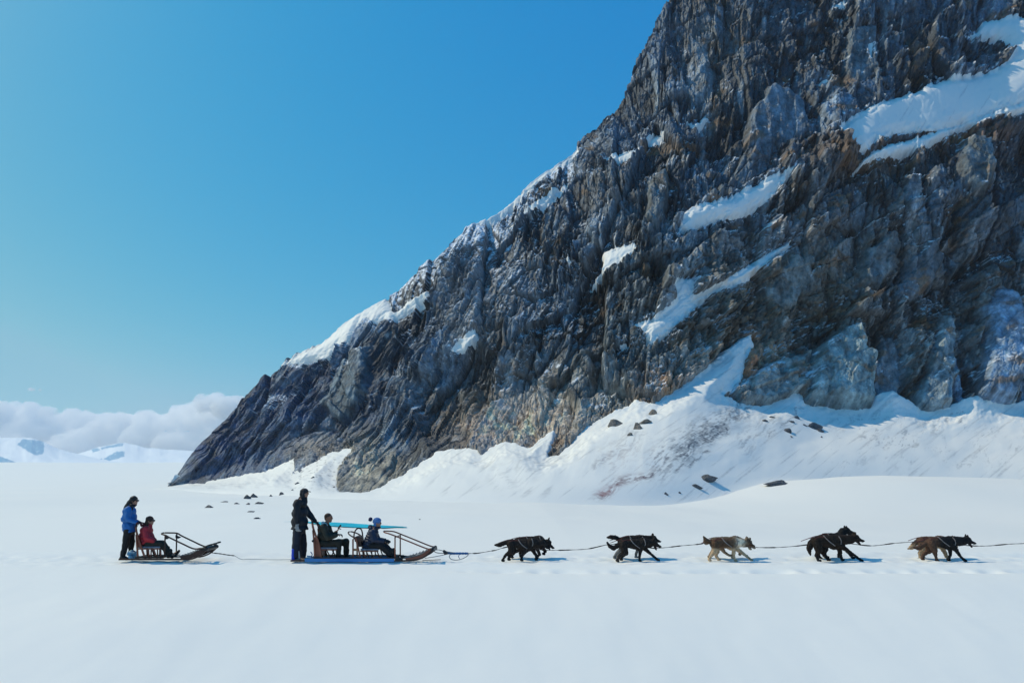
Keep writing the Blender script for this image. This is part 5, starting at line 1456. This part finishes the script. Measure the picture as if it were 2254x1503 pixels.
# ------------------------------------------------------------------ dogs
from mathutils.bvhtree import BVHTree
def dog(x0, dy, label, coat, head=(68, 46), nod=0, back=0, tail=None, hind=(None, None), fore=(None, None), jaw=7, scale=1.0, ear_up=1.0, straps=True, seed=0, ground=1233.0, body_k=1.0):
    """x0: photo column of the rump; distances in photo pixels forwards and up from the paws"""
    s = scale
    gx = L(x0 + 40, ground, dy); base = Vector((gx.x, gx.y, float(gz(gx.x, gx.y)) - .015))
    org = Vector((L(x0, ground, dy).x, gx.y, base.z + .02))
    def P(x, z, y=0.0): return org + Vector((x * PXM * s, y, z * PXM * s))
    t = empty('sled_dog', base, label, 'dog', 'sled dogs running in harness')
    k = PXM * s
    b = back
    pr = [('c', P(6, 36), 10.0 * k, P(20, 37 + b), 9.4 * k), ('c', P(20, 37 + b), 9.6 * k * body_k, P(38, 35 + b), 11.6 * k * body_k), ('e', P(43, 34 + b), (13 * k, 10.6 * k, 13.6 * k * body_k), 0), ('c', P(46, 39.5 + b), 8.8 * k, P(53, 39.5 + b * .5), 9.2 * k)]
    hx, hz = head
    pr += [('c', P(50, 39), 10.5 * k, P(hx - 8, hz - 2), 8.4 * k), ('c', P(hx - 8, hz - 2), 8.4 * k, P(hx - 2, hz), 7.0 * k)]
    a = math.radians(nod)
    def H(x, z, y=0): return P(hx + x * math.cos(a) + z * math.sin(a), hz - x * math.sin(a) + z * math.cos(a), y * k)
    pr += [('e', H(1, .5), (7.6 * k, 6.4 * k, 6.9 * k), 0), ('c', H(5, -.8), 4.8 * k, H(9, -1.8), 3.6 * k), ('c', H(9, -1.8), 3.3 * k, H(16, -2.8), 2.4 * k), ('c', H(16, -2.5), 2.2 * k, H(17.6, -2.6), 1.9 * k)]
    jd = math.radians(24 + jaw)
    pr += [('c', H(4, -4.6), 2.8 * k, H(4 + 10 * math.cos(jd), -4.8 - 10 * math.sin(jd)), 1.6 * k)]
    for y in (-3.4, 3.4):
        pr += [('c', H(-1.5, 4.5, y), 2.8 * k, H(-2.6, 11 * ear_up, y * 1.25), .8 * k)]
    # legs: thigh/knee/hock/paw and shoulder/elbow/wrist/paw, each a list of (forward, up)
    for i, (pts, y) in enumerate(zip(hind, (-.075, .075))):
        q = [P(px, pz, y * s) for px, pz in pts]
        pr += [('c', P(7, 36, y * .6), 8.8 * k, q[0], 6.2 * k), ('c', q[0], 5.6 * k, q[1], 3.1 * k), ('c', q[1], 2.8 * k, q[2], 2.3 * k), ('c', q[2], 2.7 * k, q[2] + Vector((3.5 * k, 0, -.8 * k)), 2.2 * k)]
    for i, (pts, y) in enumerate(zip(fore, (-.075, .075))):
        q = [P(px, pz, y * s) for px, pz in pts]
        pr += [('c', P(46, 35, y * .8), 7.8 * k, q[0], 4.4 * k), ('c', q[0], 4.0 * k, q[1], 2.7 * k), ('c', q[1], 2.6 * k, q[2], 2.2 * k), ('c', q[2], 2.6 * k, q[2] + Vector((3.2 * k, 0, -.6 * k)), 2.1 * k)]
    tl = [P(2, 40)] + [P(px, pz) for px, pz in tail]
    tr = [4.2, 4.6, 4.8, 3.6, 1.6]
    for i in range(len(tl) - 1):
        pr.append(('c', tl[i], tr[min(i, 4)] * k, tl[i + 1], (tr[min(i + 1, 4)] if i < len(tl) - 2 else 1.5) * k))
    def col(co):
        lx = (co[:, 0] - org.x) / k; lz = (co[:, 2] - org.z) / k
        n = vnoise3(co[:, 0] / .05, co[:, 1] / .05, co[:, 2] / .05, seed)
        return coat(lx, lz, n)
    o = blob('body', pr, M_dog, t, voxel=.0105, smooth=3, noise=.004, nscale=.07, seed=seed, colour=col, fur=.012)
    blob('nose', [('e', H(18.6, -2.2), (1.8 * k, 1.5 * k, 1.3 * k), 0)], M_eye, t, voxel=.005, smooth=1)
    for y in (-3.6, 3.6):
        blob('eye', [('e', H(6.0, 1.8, y * 1.2), (1.0 * k, .6 * k, .9 * k), 0)], M_eye, t, voxel=.003, smooth=1)
    blob('tongue', [('c', H(7, -3.6), 1.2 * k, H(5 + 8 * math.cos(jd * .9), -4.0 - 8.5 * math.sin(jd)), .9 * k)], M_tongue, t, voxel=.005, smooth=1)
    if straps:
        me = o.data
        bvh = BVHTree.FromPolygons([v.co + base for v in me.vertices], [p.vertices[:] for p in me.polygons])
        def strap(name, pts, w, mat, side=-1):
            out = []
            for p in catmull([P(x, z) for x, z in pts], 5):
                h_ = bvh.ray_cast(Vector((p.x, p.y + side * 1.5, p.z)), Vector((0, -side, 0)))
                if h_[0] is not None: out.append(h_[0] + Vector((0, side * .006, 0)))
            if len(out) > 2: tube(name, out, w, mat, t, smooth_path=False, seg=6)
        for sd_ in (-1, 1):
            strap('harness_strap', [(22, 47.0 + b), (24, 43 + b), (30, 36 + b), (41, 28 + b)], .011, M_strap, sd_)
            strap('harness_collar', [(51, 48), (52.5, 44), (53.5, 38), (52, 33)], .011, M_strap, sd_)
            strap('back_strap', [(3, 43), (14, 45.0 + b), (24, 44.5 + b)], .007, M_redstrap, sd_)
        tube('tug_line', [P(5, 45.5), P(-4, 44), P(-22, 38)], .008, M_redstrap, t)
    return t

def two_tone(dark, light, zl, leg_light=0.0, ruff=None):
    dark = np.array(dark); light = np.array(light)
    def f(x, z, n):
        w = sstep(zl + 3, zl - 3, z + 3 * n) if False else np.clip((zl - z - 3 * n) / 6 + .5, 0, 1)
        c = dark + (light - dark) * w[:, None]
        if ruff is not None:
            r = np.exp(-((x - ruff[0]) / ruff[1]) ** 2) * (z > 24) * .9
            c = c + (np.array(ruff[2]) - c) * np.clip(r * (1.1 + .5 * n), 0, 1)[:, None]
        return c * (1 + .25 * n)[:, None]
    return f

DKB = (.020, .015, .013); BLK = (.012, .012, .013); TAN = (.30, .22, .15); CREAM = (.42, .38, .30); RUST = (.095, .050, .032); BRN = (.045, .030, .020); GREY = (.18, .18, .18)
# leg poses (forward, up): hind = knee, hock, paw ; fore = elbow, wrist, paw
def dogs():
    # first pair behind the front sled's ropes
    dog(1119, 0, 'black-brown dog at the rear of the team, near side, tail straight back', two_tone(DKB, BLK, 12), head=(73, 37), nod=26, back=-1,
        tail=[(-8, 38), (-20, 34), (-30, 34)], hind=([(6, 20), (-6, 13), (-13, 2)], [(12, 20), (2, 11), (0, 3)]), fore=([(38, 22), (30, 12), (28, 3)], [(55, 20), (62, 10), (60, 3)]), seed=1, ground=1232)
    dog(1137, .55, 'black-brown dog at the rear of the team, far side, nose lowest of all', two_tone(DKB, BLK, 12), head=(70, 34), nod=34, back=1.0,
        tail=[(-6, 36), (-12, 30), (-16, 24)], hind=([(10, 22), (-4, 14), (-12, 4)], [(14, 20), (8, 10), (9, 3)]), fore=([(46, 20), (52, 9), (44, 3)], [(60, 20), (66, 14), (60, 9)]), seed=2, ground=1232)
    # second pair
    dog(1366, 0, 'dark brown dog of the second pair, near side, curved drooping tail', two_tone(DKB, (.03, .026, .024), 14, 0), head=(73, 39), nod=22,
        tail=[(-6, 32), (-15, 27), (-23, 31), (-29, 40)], hind=([(8, 18), (-4, 10), (-9, 2)], [(12, 16), (4, 8), (1, 3)]), fore=([(43, 24), (41, 12), (40, 2)], [(56, 24), (70, 12), (82, 2)]), jaw=22, seed=3, ground=1236)
    dog(1364, .55, 'dark brown dog of the second pair, far side, grey chest and level tail', two_tone(DKB, GREY, 20), head=(76, 43), nod=14, back=3,
        tail=[(-8, 45), (-18, 46), (-27, 45)], hind=([(4, 20), (-7, 12), (-13, 3)], [(10, 18), (0, 9), (-4, 3)]), fore=([(42, 24), (37, 12), (35, 4)], [(58, 23), (64, 17), (68, 12)]), seed=4, ground=1235)
    # third: single looking pair
    dog(1568, 0, 'brown dog of the middle pair with cream neck ruff and tan legs', two_tone((.095, .055, .032), (.52, .36, .22), 27, ruff=(61, 10, (.66, .56, .42))), head=(85 - 8, 40), nod=20, back=2,
        tail=[(-6, 40), (-13, 44), (-17, 52)], hind=([(4, 20), (-4, 12), (-9, 3)], [(12, 20), (10, 10), (15, 3)]), fore=([(46, 23), (45, 11), (48, 2)], [(60, 22), (74, 12), (86, 2)]), jaw=24, seed=5, ground=1233)
    dog(1571, .55, 'tan dog of the middle pair, far side, mostly hidden behind the ruffed dog', two_tone((.16, .12, .08), TAN, 30), head=(80, 34), nod=34, back=0,
        tail=[(-8, 36), (-16, 34), (-21, 36)], hind=([(2, 20), (-7, 12), (-12, 4)], [(20, 22), (27, 12), (36, 6)]), fore=([(44, 22), (42, 11), (40, 3)], [(56, 22), (62, 14), (60, 8)]), seed=6, ground=1233)
    # fourth pair
    dog(1790, 0, 'shaggy black-brown dog of the fourth pair, near side, tail hanging down', two_tone((.022, .014, .010), BLK, 10), head=(86, 44), nod=10, back=2, scale=1.1, body_k=1.1,
        tail=[(-4, 34), (-7, 24), (-5, 12)], hind=([(10, 20), (4, 11), (8, 2)], [(22, 18), (26, 9), (32, 2)]), fore=([(62, 24), (76, 14), (92, 2)], [(57, 22), (58, 10), (60, 2)]), jaw=14, seed=7, ground=1233)
    dog(1800, .55, 'black dog of the fourth pair, far side, head held highest of all', two_tone(BLK, BLK, 10), head=(64, 55), nod=5, back=4, scale=1.08,
        tail=[(-6, 36), (-10, 28), (-12, 18)], hind=([(10, 20), (0, 11), (2, 2)], [(20, 18), (18, 9), (22, 2)]), fore=([(52, 24), (62, 12), (70, 2)], [(46, 24), (48, 12), (46, 2)]), seed=8, ground=1233)
    # lead pair
    dog(2044, 0, 'black dog of the lead pair, near side, with rusty hindquarters', (lambda f1: (lambda x, z, n: f1(x, z, n)))(lambda x, z, n: (np.array(RUST) + (np.array(BLK) - np.array(RUST)) * np.clip((x - 14 + 6 * n) / 10, 0, 1)[:, None]) * (1 + .25 * n)[:, None]),
        head=(84, 42), nod=14, back=2, scale=1.05, tail=[(-8, 32), (-18, 26), (-29, 27)], hind=([(10, 22), (12, 11), (13, 2)], [(6, 20), (-6, 12), (-10, 4)]), fore=([(56, 22), (62, 11), (71, 2)], [(50, 22), (50, 11), (44, 2)]), jaw=18, seed=9, ground=1233)
    dog(2024, .55, 'tan and rust dog of the lead pair, far side, pale curled tail', two_tone((.11, .06, .038), (.42, .29, .18), 30), head=(80, 38), nod=22, back=1,
        tail=[(-8, 32), (-14, 24), (-24, 20)], hind=([(6, 20), (-2, 12), (-2, 3)], [(14, 20), (10, 10), (11, 3)]), fore=([(52, 22), (57, 12), (59, 2)], [(56, 22), (60, 12), (63, 3)]), seed=10, ground=1233)

front_sled(); rear_sled(); ropes()
woman_in_blue(); passenger_in_red(); musher_in_black(); man_in_olive(); passenger_in_bobble_hat()
dogs()
